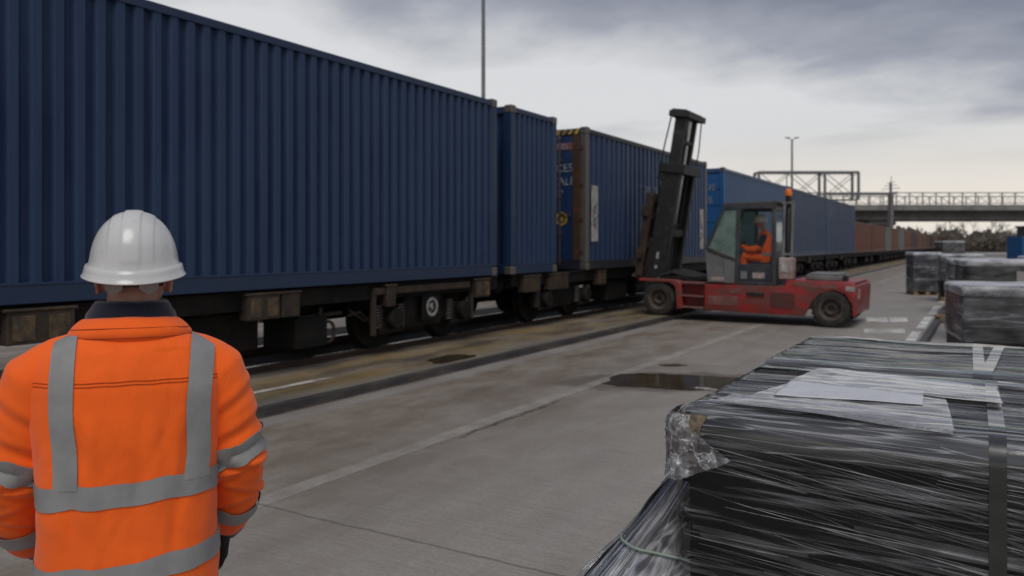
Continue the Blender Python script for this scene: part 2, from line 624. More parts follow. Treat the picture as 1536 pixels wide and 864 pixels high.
def wheel_mesh():
    mb = MB().lathe([(0, -.05), (.10, -.09), (.13, -.06), (.30, -.02), (.38, -.045), (.44, -.05), (WR, -.045), (WR, .05), (WR + .035, .055), (WR + .035, .085), (.40, .085), (.36, .04), (.12, .05), (0, .05)], 32, axis='x')
    return mb.mesh('wheel')


WHEEL = wheel_mesh()
WHEEL.materials.append(M['under'])


def bogie(par, yc, plate=False):
    """cast side frames with axle boxes and springs; wheels are its sub-parts"""
    fr = MB()
    for s in (-1, 1):
        xs = s * 1.02
        fr.prism([(yc - 1.25, .52), (yc - 1.2, .74), (yc - .55, .78), (yc - .4, .98), (yc + .4, .98), (yc + .55, .78), (yc + 1.2, .74), (yc + 1.25, .52), (yc + .98, .50), (yc + .6, .60), (yc + .42, .42), (yc - .42, .42), (yc - .6, .60), (yc - .98, .50)], xs - .06, xs + .06, 'x')
        for a in (-.9, .9):
            fr.box(xs - .12, xs + .14, yc + a - .19, yc + a + .19, .46, .76)
            fr.box(xs + .1 * s - .06, xs + .1 * s + .06, yc + a - .28, yc + a + .28, .40, .47)
            fr.lathe([(0, .0), (.13, .0), (.15, .03), (.15, .14), (.0, .14)], 18, (xs + s * .13 - (.14 if s < 0 else 0), yc + a, .62), 'x')
            for q in (-1, 1):
                fr.lathe([(0, 0), (.035, 0), (.035, .05), (0, .05)], 8, (xs + s * .2, yc + a + q * .09, .55), 'x')
                fr.lathe([(0, 0), (.035, 0), (.035, .05), (0, .05)], 8, (xs + s * .2, yc + a + q * .09, .69), 'x')
    fr.box(-1.0, 1.0, yc - .25, yc + .25, .60, .86)
    b = fr.build('bogie', M['under'], par, .012)
    for s in (-1, 1):
        for a in (-.9, .9):
            o = bpy.data.objects.new('wheel', WHEEL)
            COL.objects.link(o)
            o.parent = b
            o.location = (s * .80, yc + a, RT_Z + WR)
            if s > 0:
                o.rotation_euler = (0, 0, PI)
        for q in (-.62, -.26, .26, .62) if s > 0 else (-.4, .4):
            pts = []
            for i in range(8 * 12 + 1):
                a_ = 2 * PI * i / 12
                pts.append((s * 1.10 + .075 * math.cos(a_), yc + (-.9 if q < 0 else .9) + (q if abs(q) < .5 else (abs(q) - .88) * (1 if q > 0 else -1)) + .075 * math.sin(a_), .46 + .34 * i / 96))
            MB().tube(pts, .019, 6).build('coil_spring', M['spring'], b)
    if plate:
        MB().prism([(yc - .15, .52), (yc + .3, .52), (yc + .3, .95), (yc - .15, .95)], 1.14, 1.165, 'x').build('mounting_plate', M['under'], b, .005)
        rg = MB().lathe([(.105, 0), (.15, 0), (.15, .012), (.105, .012), (.105, 0)], 32, (1.167, yc + .1, .72), 'x')
        rg.prism([(yc + .03, .76), (yc + .14, .79), (yc + .11, .73), (yc + .16, .72), (yc + .07, .64), (yc + .09, .70), (yc + .04, .71)], 1.167, 1.176, 'x')
        rg.build('ring_sign', M['white_mark'], b, smooth=30)
    return b


def wagon(label, y0, y1, bogies, brackets=(), lod=0, plate=None, brown=0):
    w = thing('flat_wagon', label, 'wagon', (TX, 0, 0), group='container wagons of the train')
    fr = MB()
    fr.box(-.32, .32, y0, y1, .72, 1.05)
    for s in (-1, 1):
        fr.box(s * 1.12 - .07, s * 1.12 + .07, y0 + .02, y1 - .02, .93, 1.13)
        fr.box(s * 1.12 - .10, s * 1.12 + .10, y0 + .02, y1 - .02, 1.115, 1.14)
        fr.box(s * 1.12 - .09, s * 1.12 + .09, y0 + .02, y1 - .02, .915, .935)
    n = max(2, int((y1 - y0) / 1.4))
    for i in range(n + 1):
        yy = y0 + .1 + i * (y1 - y0 - .2) / n
        fr.box(-1.08, 1.08, yy - .06, yy + .06, .88, 1.10)
    fr.build('underframe', M['under'], w, .008 if not lod else 0)
    for k, yc in enumerate(bogies):
        bogie(w, yc, plate == k)
    if lod < 2:
        for (yy, wd, col) in brackets:
            b = MB().box(1.13, 1.30, yy - wd / 2, yy + wd / 2, .80, 1.10)
            b.box(1.10, 1.31, yy - wd / 2 - .03, yy + wd / 2 + .03, 1.09, 1.125)
            bo = b.build('side_bracket', M['under_brown'], w, .012)
            if col:
                for s in (-1, 1):
                    MB().box(1.298, 1.306, yy + s * wd * .26 - wd * .16, yy + s * wd * .26 + wd * .16, .835, 1.06).build('ochre_plate', M['ochre'], bo, .003)
        for s in (-1, 1):      # buffers and coupling
            for (yy, dr) in ((y0, -1), (y1, 1)):
                MB().lathe([(0, 0), (.09, 0), (.09, .16), (.19, .18), (.19, .21), (0, .21)], 20, (s * .85, yy if dr > 0 else yy - .21, .98), 'y').build('buffer', M['under'], w, 0)
    return w


wA = wagon('grimy flat wagon with a white ring sign, under the long nearest blue container', -1.6, 12.2, (-.2, 10.15), ((4.1, .62, 1), (6.72, .50, 1), (7.15, .3, 0), (11.55, .46, 1), (9.1, .2, 0)), plate=1)
wB = wagon('grimy flat wagon carrying the short narrow container and the rusty ended one', 12.66, 24.6, (14.9, 22.4), ((13.3, .62, 0), (14.4, .8, 0), (16.5, .42, 1), (19.0, .4, 0), (20.6, .4, 0)))
wC = wagon('flat wagon under the brighter blue container behind the forklift', 25.9, 36.1, (27.9, 34.2), ((30, .4, 0), (32, .4, 0)), 1)
wD = wagon('flat wagon under the slate blue container right of the forklift cab', 36.5, 45.6, (38.4, 43.7), ((41, .4, 0),), 1)
wE = wagon('flat wagon under the last blue container', 46.0, 56.5, (48.0, 54.5), ((51, .4, 0),), 1)
# brake gear hanging under the nearest wagon, a post and a long rusty beam
g = MB()
g.tube([(1.05, 7.9, .86), (1.05, 7.9, .62)], .03, 8)
g.bar((1.0, 7.55, .74), (1.0, 8.35, .76), .06, .05)
ringp = [(1.05, 8.05 + .12 * math.cos(a * PI / 10), .52 + .14 * math.sin(a * PI / 10)) for a in range(21)]
g.tube(ringp, .022, 8)
g.tube([(1.02, 8.5, .78), (1.04, 8.8, .60), (1.03, 9.0, .72), (1.0, 9.2, .60)], .02, 8)
g.tube([(1.02, 8.45, .70), (1.04, 8.7, .74), (1.05, 8.9, .58), (.9, 9.1, .5)], .018, 8)
g.build('brake_rigging', M['under_brown'], wA)
g = MB()
MB().box(.5, 1.1, 7.4, 8.0, .34, .75).build('brake_cylinder_box', M['under'], wA, .02)
MB().box(.4, 1.0, 5.9, 6.9, .40, .88).build('equipment_box', M['under'], wA, .02)
MB().box(.3, 1.05, 1.8, 3.2, .38, .9).build('equipment_box', M['under'], wA, .02)
MB().tube([(.8, 4.6, .62), (.8, 5.7, .62)], .17, 16).build('air_tank', M['under'], wA)
g = MB().bar((1.22, 8.75, 1.03), (1.22, 11.2, 1.03), .09, .10)
g.bar((1.22, 8.78, 1.0), (1.22, 8.78, .40), .07, .07)
g.bar((1.22, 11.3, .85), (1.22, 11.3, .45), .06, .06)
g.build('guard_beam', M['under_brown'], wA, .01)
MB().box(.5, 1.1, 17.2, 18.4, .4, .85).build('equipment_box', M['under'], wB, .02)
MB().tube([(.85, 19.2, .6), (.85, 20.6, .6)], .18, 16).build('air_tank', M['under'], wB)
first = None
for i, (yy, L) in enumerate(brown_spans):
    lab = ['flat wagon under the first rust brown container', 'flat wagon under the second rust brown container', 'flat wagon under the grey green container', 'flat wagon under the reddish container right of the grey green one',
           'flat wagon under the grey container near the bridge pier', 'flat wagon under the rust red container at the right edge of the bridge', 'flat wagon under the dark brown container', 'flat wagon just past the dark brown container',
           'distant wagon under a brown container near the train end', 'distant wagon under a rust red container near the train end', 'second to last wagon at the far end of the train', 'last wagon at the far end of the train'][i]
    w = thing('flat_wagon', lab, 'wagon', (TX, 0, 0), group='container wagons of the train')
    fr = MB().box(-1.15, 1.15, yy, yy + L, .9, 1.14)
    fr.box(-.3, .3, yy - .2, yy + L + .2, .7, .95)
    fr.build('underframe', M['under'], w)
    for yc in (yy + 1.3, yy + L - 1.3):
        b = MB()
        b.prism([(yc - 1.0, .5), (yc - .5, .85), (yc + .5, .85), (yc + 1.0, .5), (yc + .3, .42), (yc - .3, .42)], .96, 1.08, 'x')
        b.prism([(yc - 1.0, .5), (yc - .5, .85), (yc + .5, .85), (yc + 1.0, .5), (yc + .3, .42), (yc - .3, .42)], -1.08, -.96, 'x')
        b.box(-.9, .9, yc - .2, yc + .2, .6, .9)
        b = b.build('bogie', M['under'], w)
        for s in (-1, 1):
            for a in (-.7, .7):
                o = bpy.data.objects.new('wheel', WHEEL)
                COL.objects.link(o)
                o.parent = b
                o.location = (s * .8, yc + a, RT_Z + WR)

# ------------------------------------------------------------------ ground
def concrete(name, strip=False):
    m, t, b = new_mat(name)
    P = t.co()
    x, y, z = t.sep(P)
    n_big = t.noise(P, .22, 6, .6)
    n_mid = t.noise(P, 1.7, 7, .65)
    n_fine = t.noise(P, 38, 5, .65)
    brush = t.noise(t.map(P, (1.6, 26, 1), (0, 0, R(-14))), 1.5, 4, .6)
    c = t.ramp(n_big, (.25, (.228, .212, .192)), (.75, (.35, .335, .312)))
    c = t.mix(t.math('MULTIPLY', t.ramp(n_mid, (.3, 0.0), (.75, 1.0)), .55), c, (.318, .300, .275), 'MIX')
    c = t.mix(.75, c, t.ramp(brush, (.28, .78), (.72, 1.16)), 'MULTIPLY')
    c = t.mix(.8, c, t.ramp(n_fine, (.25, .70), (.75, 1.28)), 'MULTIPLY')
    # brown seepage close to the kerb and towards the worker
    c = t.mix(t.math('MULTIPLY', t.n('ShaderNodeMapRange', {0: t.math('ADD', x, t.math('MULTIPLY', t.noise(P, .6, 5, .6), 3.0)), 1: .2, 2: -3.6, 3: 0.0, 4: .75}), t.ramp(t.noise(P, 1.1, 6, .65), (.3, .35), (.65, 1.0))), c, (.232, .195, .160))
    near = t.n('ShaderNodeMapRange', {0: x, 1: -2.6, 2: -5.4, 3: 0.0, 4: 1.0})
    st = t.noise(t.map(P, (1.5, .75, 1), (0, 0, R(-20))), 1.2, 8, .70)
    stf = t.math('MULTIPLY', t.ramp(st, (.36, 0.0), (.62, 1.0)), t.math('ADD', t.math('MULTIPLY', near, .72), .14))
    c = t.mix(stf, c, (.125, .088, .055))
    if not strip:
        q0 = t.math('SUBTRACT', x, -3.35)
        q1 = t.math('SUBTRACT', y, 9.55)
        ru = t.math('ADD', t.math('MULTIPLY', q0, .80), t.math('MULTIPLY', q1, .60))
        rv = t.math('SUBTRACT', t.math('MULTIPLY', q1, .80), t.math('MULTIPLY', q0, .60))
        rr = t.math('SQRT', t.math('ADD', t.math('POWER', t.math('DIVIDE', ru, 1.25), 2.0), t.math('POWER', t.math('DIVIDE', rv, .62), 2.0)))
        rr = t.math('ADD', rr, t.math('MULTIPLY', t.math('SUBTRACT', t.noise(P, 2.6, 5, .65), .5), 1.1))
        damp = t.n('ShaderNodeMapRange', {0: rr, 1: 1.0, 2: 1.25, 3: .75, 4: 0.0})
        c = t.mix(damp, c, (.105, .085, .064))
    if strip:
        ys = t.noise(t.map(P, (1.9, .33, 1)), 1.1, 8, .66)
        c = t.mix(t.ramp(ys, (.36, 0.0), (.60, .95)), c, (.20, .135, .045))
        dk = t.noise(t.map(P, (1.5, .4, 1), loc=(4, 9, 0)), 1.3, 8, .7)
        c = t.mix(t.ramp(dk, (.47, 0.0), (.63, .9)), c, (.05, .041, .03))
        edge = t.n('ShaderNodeMapRange', {0: x, 1: -6.55, 2: -6.2, 3: 0.0, 4: .7})
        c = t.mix(edge, c, (.17, .165, .155))
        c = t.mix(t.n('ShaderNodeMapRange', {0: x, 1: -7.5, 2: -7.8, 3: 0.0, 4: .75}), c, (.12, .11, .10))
    wob = t.math('MULTIPLY', t.math('SUBTRACT', t.noise(P, .8, 5, .7), .5), .10)
    wob2 = t.math('MULTIPLY', t.math('SUBTRACT', t.noise(P, 5.0, 5, .7), .5), .035)
    xw = t.math('ADD', x, t.math('ADD', wob, wob2))
    yw = t.math('ADD', y, t.math('ADD', wob, wob2))
    if not strip:
        pale = t.band(xw, -4.22, -4.05, .012)
        pale = t.math('MULTIPLY', pale, t.ramp(t.noise(P, 3.2, 6, .7), (.33, .2), (.6, .95)))
        c = t.mix(t.math('MULTIPLY', pale, .7), c, (.36, .34, .31))
        c = t.mix(t.math('MULTIPLY', t.band(xw, -4.052, -4.04, .004), .6), c, (.06, .05, .042))
        xk = t.math('ADD', xw, t.math('MULTIPLY', t.math('SUBTRACT', t.noise(P, 3.0, 6, .75), .5), .22))
        crk = t.math('MULTIPLY', t.band(xk, -4.02, -3.985, .012), t.band(y, 5.7, 7.7, .3))
        c = t.mix(t.math('MULTIPLY', crk, .9), c, (.05, .042, .036))
        c = t.mix(t.math('MULTIPLY', t.band(xw, -6.06, -5.8, .05), .55), c, (.27, .262, .25))
        # a lane joint further right, faint
        c = t.mix(t.math('MULTIPLY', t.band(x, -2.22, -2.12, .02), .22), c, (.27, .262, .25))
    # cross joints every 7.4 m
    fr = t.math('SUBTRACT', t.math('FRACT', t.math('DIVIDE', t.math('SUBTRACT', yw, 3.66 - 7.4 * 20.5), 7.4)), .5)
    jn = t.band(fr, -.0014, .0014, .0006)
    c = t.mix(t.math('MULTIPLY', jn, .55), c, (.055, .048, .04))
    # tyre scuffs along the yard
    ty = t.noise(t.map(P, (3.5, .12, 1), (0, 0, R(3))), 1.2, 5, .6)
    c = t.mix(t.math('MULTIPLY', t.ramp(ty, (.56, 0.0), (.75, 1.0)), .22), c, (.075, .070, .064))
    # spots and pits
    sp = t.noise(P, 9, 3, .5)
    c = t.mix(t.math('MULTIPLY', t.ramp(sp, (.74, 0.0), (.78, 1.0)), .6), c, (.06, .055, .05))
    wet = t.ramp(t.noise(t.map(P, (1.2, .45, 1), loc=(2, 3, 0)), .5, 6, .62), (.45, 0.0), (.7, 1.0))
    c = t.mix(t.math('MULTIPLY', wet, .28), c, (.08, .073, .066))
    r = t.n('ShaderNodeMapRange', {0: wet, 1: 0.0, 2: 1.0, 3: .78, 4: .50})
    h = t.math('ADD', t.math('MULTIPLY', n_fine, .6), t.math('MULTIPLY', brush, .5))
    h = t.math('SUBTRACT', h, t.math('MULTIPLY', jn, 1.4))
    put(t, b, col=c, rough=r, normal=t.bump(h, .35, .006), spec=.45)
    return m


M['concrete'] = concrete('worn_yard_concrete')
M['strip'] = concrete('rust_stained_concrete', True)
m, t, b = new_mat('dark_track_ballast')
P = t.co()
v = t.vor(P, 16)
n = t.noise(P, 2.0, 6, .7)
c = t.mix(t.ramp(n, (.35, 0.0), (.7, .8)), (.012, .011, .010), (.028, .022, .016))
put(t, b, col=t.mix(.6, c, t.ramp(v, (.0, 1.35), (.5, .6)), 'MULTIPLY'), rough=.9, normal=t.bump(t.math('ADD', v, t.noise(P, 40, 3)), .8, .03))
M['ballast'] = m
M['kerb'] = simple('oily_kerb_edge', (.034, .031, .029), .55, 0, .4, 7, dirt=(.075, .062, .05), dirt_amt=.6, stretch=(1, .25, 1))
m, t, b = new_mat('muddy_standing_water')
P = t.co()
n = t.noise(P, 2.2, 6, .65)
put(t, b, col=t.ramp(n, (.3, (.035, .026, .017)), (.7, (.075, .057, .038))), rough=.07, ior=1.27, spec=.5, normal=t.bump(t.noise(t.map(P, (3, 12, 1)), 3, 3), .04, .004))
M['water'] = m
M['road_white'] = simple('worn_white_road_paint', (.66, .65, .62), .65, 0, .18, 5, dirt=(.27, .26, .245), dirt_amt=.8, bump=.3)

gm = MB()
gm.add([(-700, -60, 0), (700, -60, 0), (700, 1100, 0), (-700, 1100, 0)], [(0, 1, 2, 3)])
struct(gm.build('concrete_yard', M['concrete'], smooth=0))
mb = MB()
mb.add([(-7.84, -25, .09), (-6.16, -25, .09), (-6.16, 200, .09), (-7.84, 200, .09)], [(0, 1, 2, 3)])
struct(mb.build('stained_strip', M['strip'], smooth=0))
# kerb between the strip and the yard: uneven edge, a real step
mb = MB()
rings = []
for i in range(241):
    yy = -25 + i * 225 / 240
    w = .012 * mnoise.noise((yy * .6, 3, 1))
    h = .006 * mnoise.noise((yy * .9, 8, 2))
    rings.append([(-6.20, yy, -.05), (-6.20, yy, .094 + h), (-6.145 + w, yy, .096 + h), (-6.13 + w, yy, .084 + h), (-6.12 + w, yy, .012), (-6.10 + w, yy, .005), (-6.10 + w, yy, -.05)])
mb.loft(rings, True, False)
struct(mb.build('kerb', M['kerb'], smooth=40))
mb = MB().grid(lambda a, c_: (-11.2 + a * 3.36, -25 + c_ * 225, .045 + .03 * mnoise.noise((a * 9, c_ * 300, 0)) - .03 * (a > .96)), 24, 300)
struct(mb.build('track_bed', M['ballast'], smooth=180))
for (xx, lab) in ((-7.98, 'steel rail on the near side of the train, along the stained concrete strip'), (-9.48, 'steel rail on the far side under the train')):
    prof = [(-.07, 0), (.07, 0), (.07, .012), (.012, .03), (.012, .105), (.036, .115), (.036, .145), (.028, .152), (-.028, .152), (-.036, .145), (-.036, .115), (-.012, .105), (-.012, .03), (-.07, .012)]
    mb = MB().prism([(p[0] + xx, p[1] + .008) for p in prof], -25, 200)
    o = mb.build('railway_rail', [M['rail_side'], M['rail']], smooth=30)
    for f in o.data.polygons:
        if f.normal.z > .6 and f.center.z > .12:
            f.material_index = 1
    tag(o, lab, 'rail', 'rails of the track')
sl = MB()


def sheet(name, pts, mat, z=.004, label=None):
    mb = MB().add([(p[0], p[1], z) for p in pts], [tuple(range(len(pts)))])
    return struct(mb.build(name, mat, smooth=0))


def blob(cx, cy, rx, ry, ang, z, seed, n=56, rough=.3):
    out = []
    for i in range(n):
        a = 2 * PI * i / n
        k = 1 + rough * mnoise.noise((math.cos(a) * 1.3 + seed, math.sin(a) * 1.3, seed)) + rough * .4 * mnoise.noise((math.cos(a) * 4 + seed, math.sin(a) * 4, seed))
        px, py = rx * k * math.cos(a), ry * k * math.sin(a)
        out.append((cx + px * math.cos(ang) - py * math.sin(ang), cy + px * math.sin(ang) + py * math.cos(ang)))
    return out


pud = [on(u, v_) for (u, v_) in ((906, 576), (916, 568), (930, 562), (960, 560), (1000, 561), (1050, 564), (1100, 566), (1135, 569), (1150, 574), (1140, 579), (1100, 581), (1075, 585), (1040, 587), (1000, 584), (960, 581), (925, 580))]
sm = []
for i in range(len(pud)):
    a, b_ = pud[i], pud[(i + 1) % len(pud)]
    for k in range(4):
        q = a.lerp(b_, k / 4)
        sm.append((q.x + .10 * mnoise.noise((q.x * 3, q.y * 3, 1)) + .05 * mnoise.noise((q.x * 9, q.y * 9, 3)), q.y + .09 * mnoise.noise((q.x * 3, q.y * 3, 7)) + .05 * mnoise.noise((q.x * 9, q.y * 9, 4))))
sheet('puddle', sm, M['water'], .004)
sheet('puddle', blob(-6.52, 9.3, .24, .5, .1, 0, 3.3), M['water'], .094)
q = on(1008, 548)
sheet('puddle', blob(q.x, q.y, .20, .09, .5, 0, 5.1), M['water'], .004)
# painted lines
mb = MB()
mb.add([(-6.88, 2.0, .094), (-6.80, 2.0, .094), (-6.80, 7.25, .094), (-6.88, 7.1, .094)], [(0, 1, 2, 3)])
struct(mb.build('painted_line', M['road_white'], smooth=0))
mb = MB()
for (ya, yb) in ((14.6, 17.6), (18.2, 21.2), (22.0, 25.0), (26.5, 31), (33, 38), (41, 47), (50, 58)):
    mb.add([(-1.24, ya, .004), (-1.08, ya, .004), (-1.10, yb, .004), (-1.26, yb, .004)], [(0, 1, 2, 3)])
struct(mb.build('painted_line', M['road_white'], smooth=0))
mb = MB()
for quad in (((1300, 483), (1332, 483), (1330, 476.5), (1299, 476.5)), ((1335, 483), (1362, 483), (1360, 476.5), (1333, 476.5)), ((1296, 500), (1358, 500), (1357, 493.5), (1296, 493.5))):
    pp = [on(*q_) for q_ in quad]
    mb.add([(p.x, p.y, .004) for p in pp], [(0, 1, 2, 3)])
struct(mb.build('painted_bars', M['road_white'], smooth=0))
mb = MB().box(-1.0, -.86, 4.5, 24.3, -.05, .085)
struct(mb.build('kerb', M['kerb'], bevel=.02))

# ------------------------------------------------------------------ bridge
M['bridge_conc'] = simple('weathered_bridge_concrete', (.20, .195, .185), .85, 0, .2, .8, dirt=(.10, .095, .09), dirt_amt=.5)
M['bridge_dark'] = simple('grimy_girder', (.085, .082, .078), .8, 0, .25, .6, dirt=(.05, .048, .045), dirt_amt=.5)
M['rail_grey'] = simple('galvanised_railing', (.24, .235, .225), .6, .3, .2, 2)
M['mast'] = simple('galvanised_mast', (.16, .165, .17), .55, .4, .2, 2)
br = thing('road_bridge', 'concrete road bridge with lattice railing crossing over the far end of the train', 'bridge', tuple(FW * 115 + RT * 30), TH)
# local x runs along the bridge, y away from the camera
MB().box(-45, 170, -.1, 9.5, 6.62, 7.45).build('deck_fascia', M['bridge_conc'], br, .03)
g = MB()
for yy in (.75, 4.2, 8.0):
    g.box(-45, 170, yy, yy + .7, 5.25, 6.615)
g.build('girder', M['bridge_dark'], br, .02)
rl = MB()
for yy in (.1, 9.2):
    rl.box(-45, 170, yy - .05, yy + .05, 9.10, 9.24)
    rl.box(-45, 170, yy - .04, yy + .04, 7.62, 7.72)
    i = -45.0
    while i < 130:
        rl.box(i - .07, i + .07, yy - .06, yy + .06, 7.45, 9.12)
        rl.bar((i, yy, 7.68), (i + 1.9, yy, 9.12), .035)
        rl.bar((i, yy, 9.12), (i + 1.9, yy, 7.68), .035)
        i += 1.9
rl.build('railing', M['rail_grey'], br)
for xo in (22.6, 24.9, 95, 97.4):
    p_ = MB()
    for yy in (2.4, 7.2):
        p_.lathe([(.55, 0), (.55, 4.5)], 18, (xo, yy, 0), caps=True)
    p_.build('pier', M['bridge_dark'], br)
for xo in (23.7, 96.2):
    MB().box(xo - 2.0, xo + 2.0, 1.0, 8.6, 4.5, 5.245).build('pier_cap', M['bridge_dark'], br, .05)

# signal gantry between the train and the bridge
ga = thing('signal_gantry', 'lattice steel signal gantry standing over the train in front of the bridge', 'gantry', tuple(FW * 98), TH)


def gx(u):
    return (u - 768) / FPX * 98


def gz(v_):
    return CAM_Z - (v_ - 367) / FPX * 98


tr = MB()
zt, zb = gz(259), gz(300)
for yy in (-.9, .9):
    tr.bar((gx(1135), yy, zt), (gx(1283), yy, zt), .18, .24)
    tr.bar((gx(1135), yy, zb), (gx(1283), yy, zb), .12)
    us = [1135, 1184, 1233, 1283]
    for a, b_ in zip(us[:-1], us[1:]):
        tr.bar((gx(a), yy, zt), (gx(b_), yy, zb), .07)
        tr.bar((gx(a), yy, zb), (gx(b_), yy, zt), .07)
    for a in us:
        tr.bar((gx(a), yy, zb), (gx(a), yy, zt), (.26 if a in (1135, 1233, 1283) else .1))
    tr.bar((gx(1233), yy, gz(291)), (gx(1337), yy, gz(291)), .2)
for u in (1135, 1233, 1283):
    tr.bar((gx(u), -.9, zt), (gx(u), .9, zt), .15)
    tr.bar((gx(u), -.9, zb), (gx(u), .9, zb), .15)
tr.build('truss', M['mast'], ga)
for u in (1135, 1336):
    mb = MB()
    hw = .2 if u > 1300 else .9
    for yy in (-hw, hw):
        mb.bar((gx(u), yy, 0), (gx(u), yy, gz(291) if u > 1300 else zb), .36)
    for k in range(6):
        mb.bar((gx(u), -hw, k * 1.2), (gx(u), hw, (k + 1) * 1.2), .1)
    mb.build('leg', M['mast'], ga)
ms = thing('overhead_line_mast', 'tall grey mast with short cross arms rising in front of the bridge railing', 'mast', tuple(at(1336, 367, 104) * 1))
ms.location.z = 0
p_ = MB().tube([(0, 0, 0), (0, 0, 9.8)], [.26, .16], 12)
p_.build('pole', M['mast'], ms)
p_ = MB()
for k, (z_, l_) in enumerate(((8.9, 1.1), (9.3, .8), (8.4, .9), (9.7, .5))):
    p_.bar((-l_, .1 * k, z_), (l_, -.1 * k, z_ + .15), .07)
p_.tube([(0, 0, 9.7), (.1, 0, 10.6)], .04, 6)
p_.build('cross_arm', M['mast'], ms)

# lamp posts
def lamp(label, u, t_, h, r0, r1, heads):
    o = thing('lamp_post', label, 'lamp post', (0, 0, 0), TH, 'yard lamp posts')
    q_ = at(u, 367, t_)
    o.location = (q_.x, q_.y, 0)
    MB().tube([(0, 0, 0), (0, 0, 1.2), (0, 0, 1.25), (0, 0, h)], [r0 * 1.3, r0 * 1.3, r0, r1], 14).build('pole', M['mast'], o)
    for s in heads:
        MB().bar((0, 0, h - .1), (s * .35, 0, h + .10), .07).build('bracket_arm', M['mast'], o)
        MB().tube([(s * .25, 0, h + .1), (s * .42, 0, h + .18), (s * .85, 0, h + .22)], [.08, .2, .12], 10, True, ((0, 0, 1), .45)).build('lamp_head', M['rail_grey'], o)
    return o


lamp('tall dark lamp post rising behind the long nearest container, top out of sight', 725, 26, 12.0, .075, .055, (-1, 1))
lamp('thin lamp post with twin heads above the forklift', 1188, 98, 14.6, .16, .11, (-1, 1))

# ------------------------------------------------------------------ far end: trees, hedge, shed, van, containers
M['bark'] = simple('bare_winter_bark', (.085, .075, .068), .9, 0, .3, 3)
M['twig'] = simple('bare_winter_twigs', (.125, .108, .094), .9, 0, .35, 1.5)
M['scrub'] = simple('winter_scrub', (.115, .105, .09), .95, 0, .4, .4, dirt=(.13, .105, .08), dirt_amt=.9)


def tree_meshes(seed, h):
    rnd = random.Random(seed)
    tk, cr = MB(), MB()
    tips = []

    def grow(p, d, ln, r, depth):
        pts, rr = [p], [r]
        q = p
        dd = d.copy()
        for i in range(3):
            dd = (dd + Vector((rnd.uniform(-.16, .16), rnd.uniform(-.16, .16), rnd.uniform(-.02, .14)))).normalized()
            q = q + dd * ln / 3
            pts.append(q)
            rr.append(r * (1 - .22 * (i + 1)))
        (tk if depth < 2 else cr).tube(pts, rr, 6 if depth < 2 else 4, caps=False)
        if depth >= 4:
            return
        for _ in range(3 if depth == 0 else rnd.choice((3, 4))):
            k = rnd.uniform(.35, 1.0)
            b0 = pts[1].lerp(pts[3], k)
            nd = (dd + Vector((rnd.uniform(-1, 1), rnd.uniform(-1, 1), rnd.uniform(-.2, .7))) * .85).normalized()
            grow(b0, nd, ln * rnd.uniform(.55, .75), max(r * .5, .02), depth + 1)
    grow(Vector((0, 0, 0)), Vector((0, 0, 1)), h * .40, h * .024, 0)
    grow(Vector((0, 0, h * .22)), Vector((.4, .2, 1)).normalized(), h * .3, h * .013, 1)
    return tk.mesh('trunk', smooth=180), cr.mesh('crown', smooth=180)


kinds = []
for sd in (3, 11, 29):
    a, b_ = tree_meshes(sd, 8.0)
    a.materials.append(M['bark'])
    b_.materials.append(M['twig'])
    kinds.append((a, b_))
rnd = random.Random(5)
tl = [(1402, 205, .75), (1417, 190, 1.02), (1432, 215, .8), (1444, 200, .85), (1455, 188, 1.1), (1465, 222, .8), (1477, 205, .9), (1489, 190, 1.14), (1500, 214, .85), (1510, 198, .8), (1521, 206, 1.0), (1534, 190, .9), (1550, 205, 1.0), (1380, 200, .9), (1366, 214, 1.0), (1568, 195, 1.1)]
for i, (u, t_, s) in enumerate(tl):
    q_ = at(u, 367, t_)
    side = ('rising clear above the scrub' if s >= 1 else 'standing low in the scrub')
    o = thing('bare_tree', 'bare winter tree %s beyond the yard' % side, 'tree', (q_.x, q_.y, 0), rnd.uniform(0, 6), 'bare trees beyond the yard, ' + ('tall' if s >= 1 else 'low'))
    k = kinds[i % 3]
    s *= rnd.uniform(.92, 1.06)
    o.scale = (s * 1.15, s * 1.15, s)
    for nm, me in (('trunk', k[0]), ('crown', k[1])):
        c_ = bpy.data.objects.new(nm, me)
        COL.objects.link(c_)
        c_.parent = o
# scrub along the far boundary: one mass of twiggy clumps
mb = MB()
for i in range(2600):
    t_ = rnd.uniform(178, 235)
    u = rnd.uniform(1330, 1640)
    q_ = at(u, 367, t_)
    h = rnd.uniform(2.0, 6.2) * (.7 + .5 * mnoise.noise((u * .03, t_ * .05, 2)))
    for k in range(5):
        a = rnd.uniform(0, 2 * PI)
        px, py = q_.x + rnd.uniform(-1.3, 1.3), q_.y + rnd.uniform(-1.3, 1.3)
        z_ = rnd.uniform(0, 1) ** .8 * h
        w = rnd.uniform(.35, .8)
        dx, dy = math.cos(a) * w, math.sin(a) * w
        mb.add([(px - dx, py - dy, z_), (px + dx, py + dy, z_ + rnd.uniform(-.2, .2)), (px + dx * .5, py + dy * .5, z_ + w * rnd.uniform(.6, 1.6)), (px - dx * .6, py - dy * .6, z_ + w * rnd.uniform(.4, 1.2))], [(0, 1, 2, 3)])
struct(mb.build('winter_scrub', M['scrub'], smooth=0, fix=False), 'stuff')

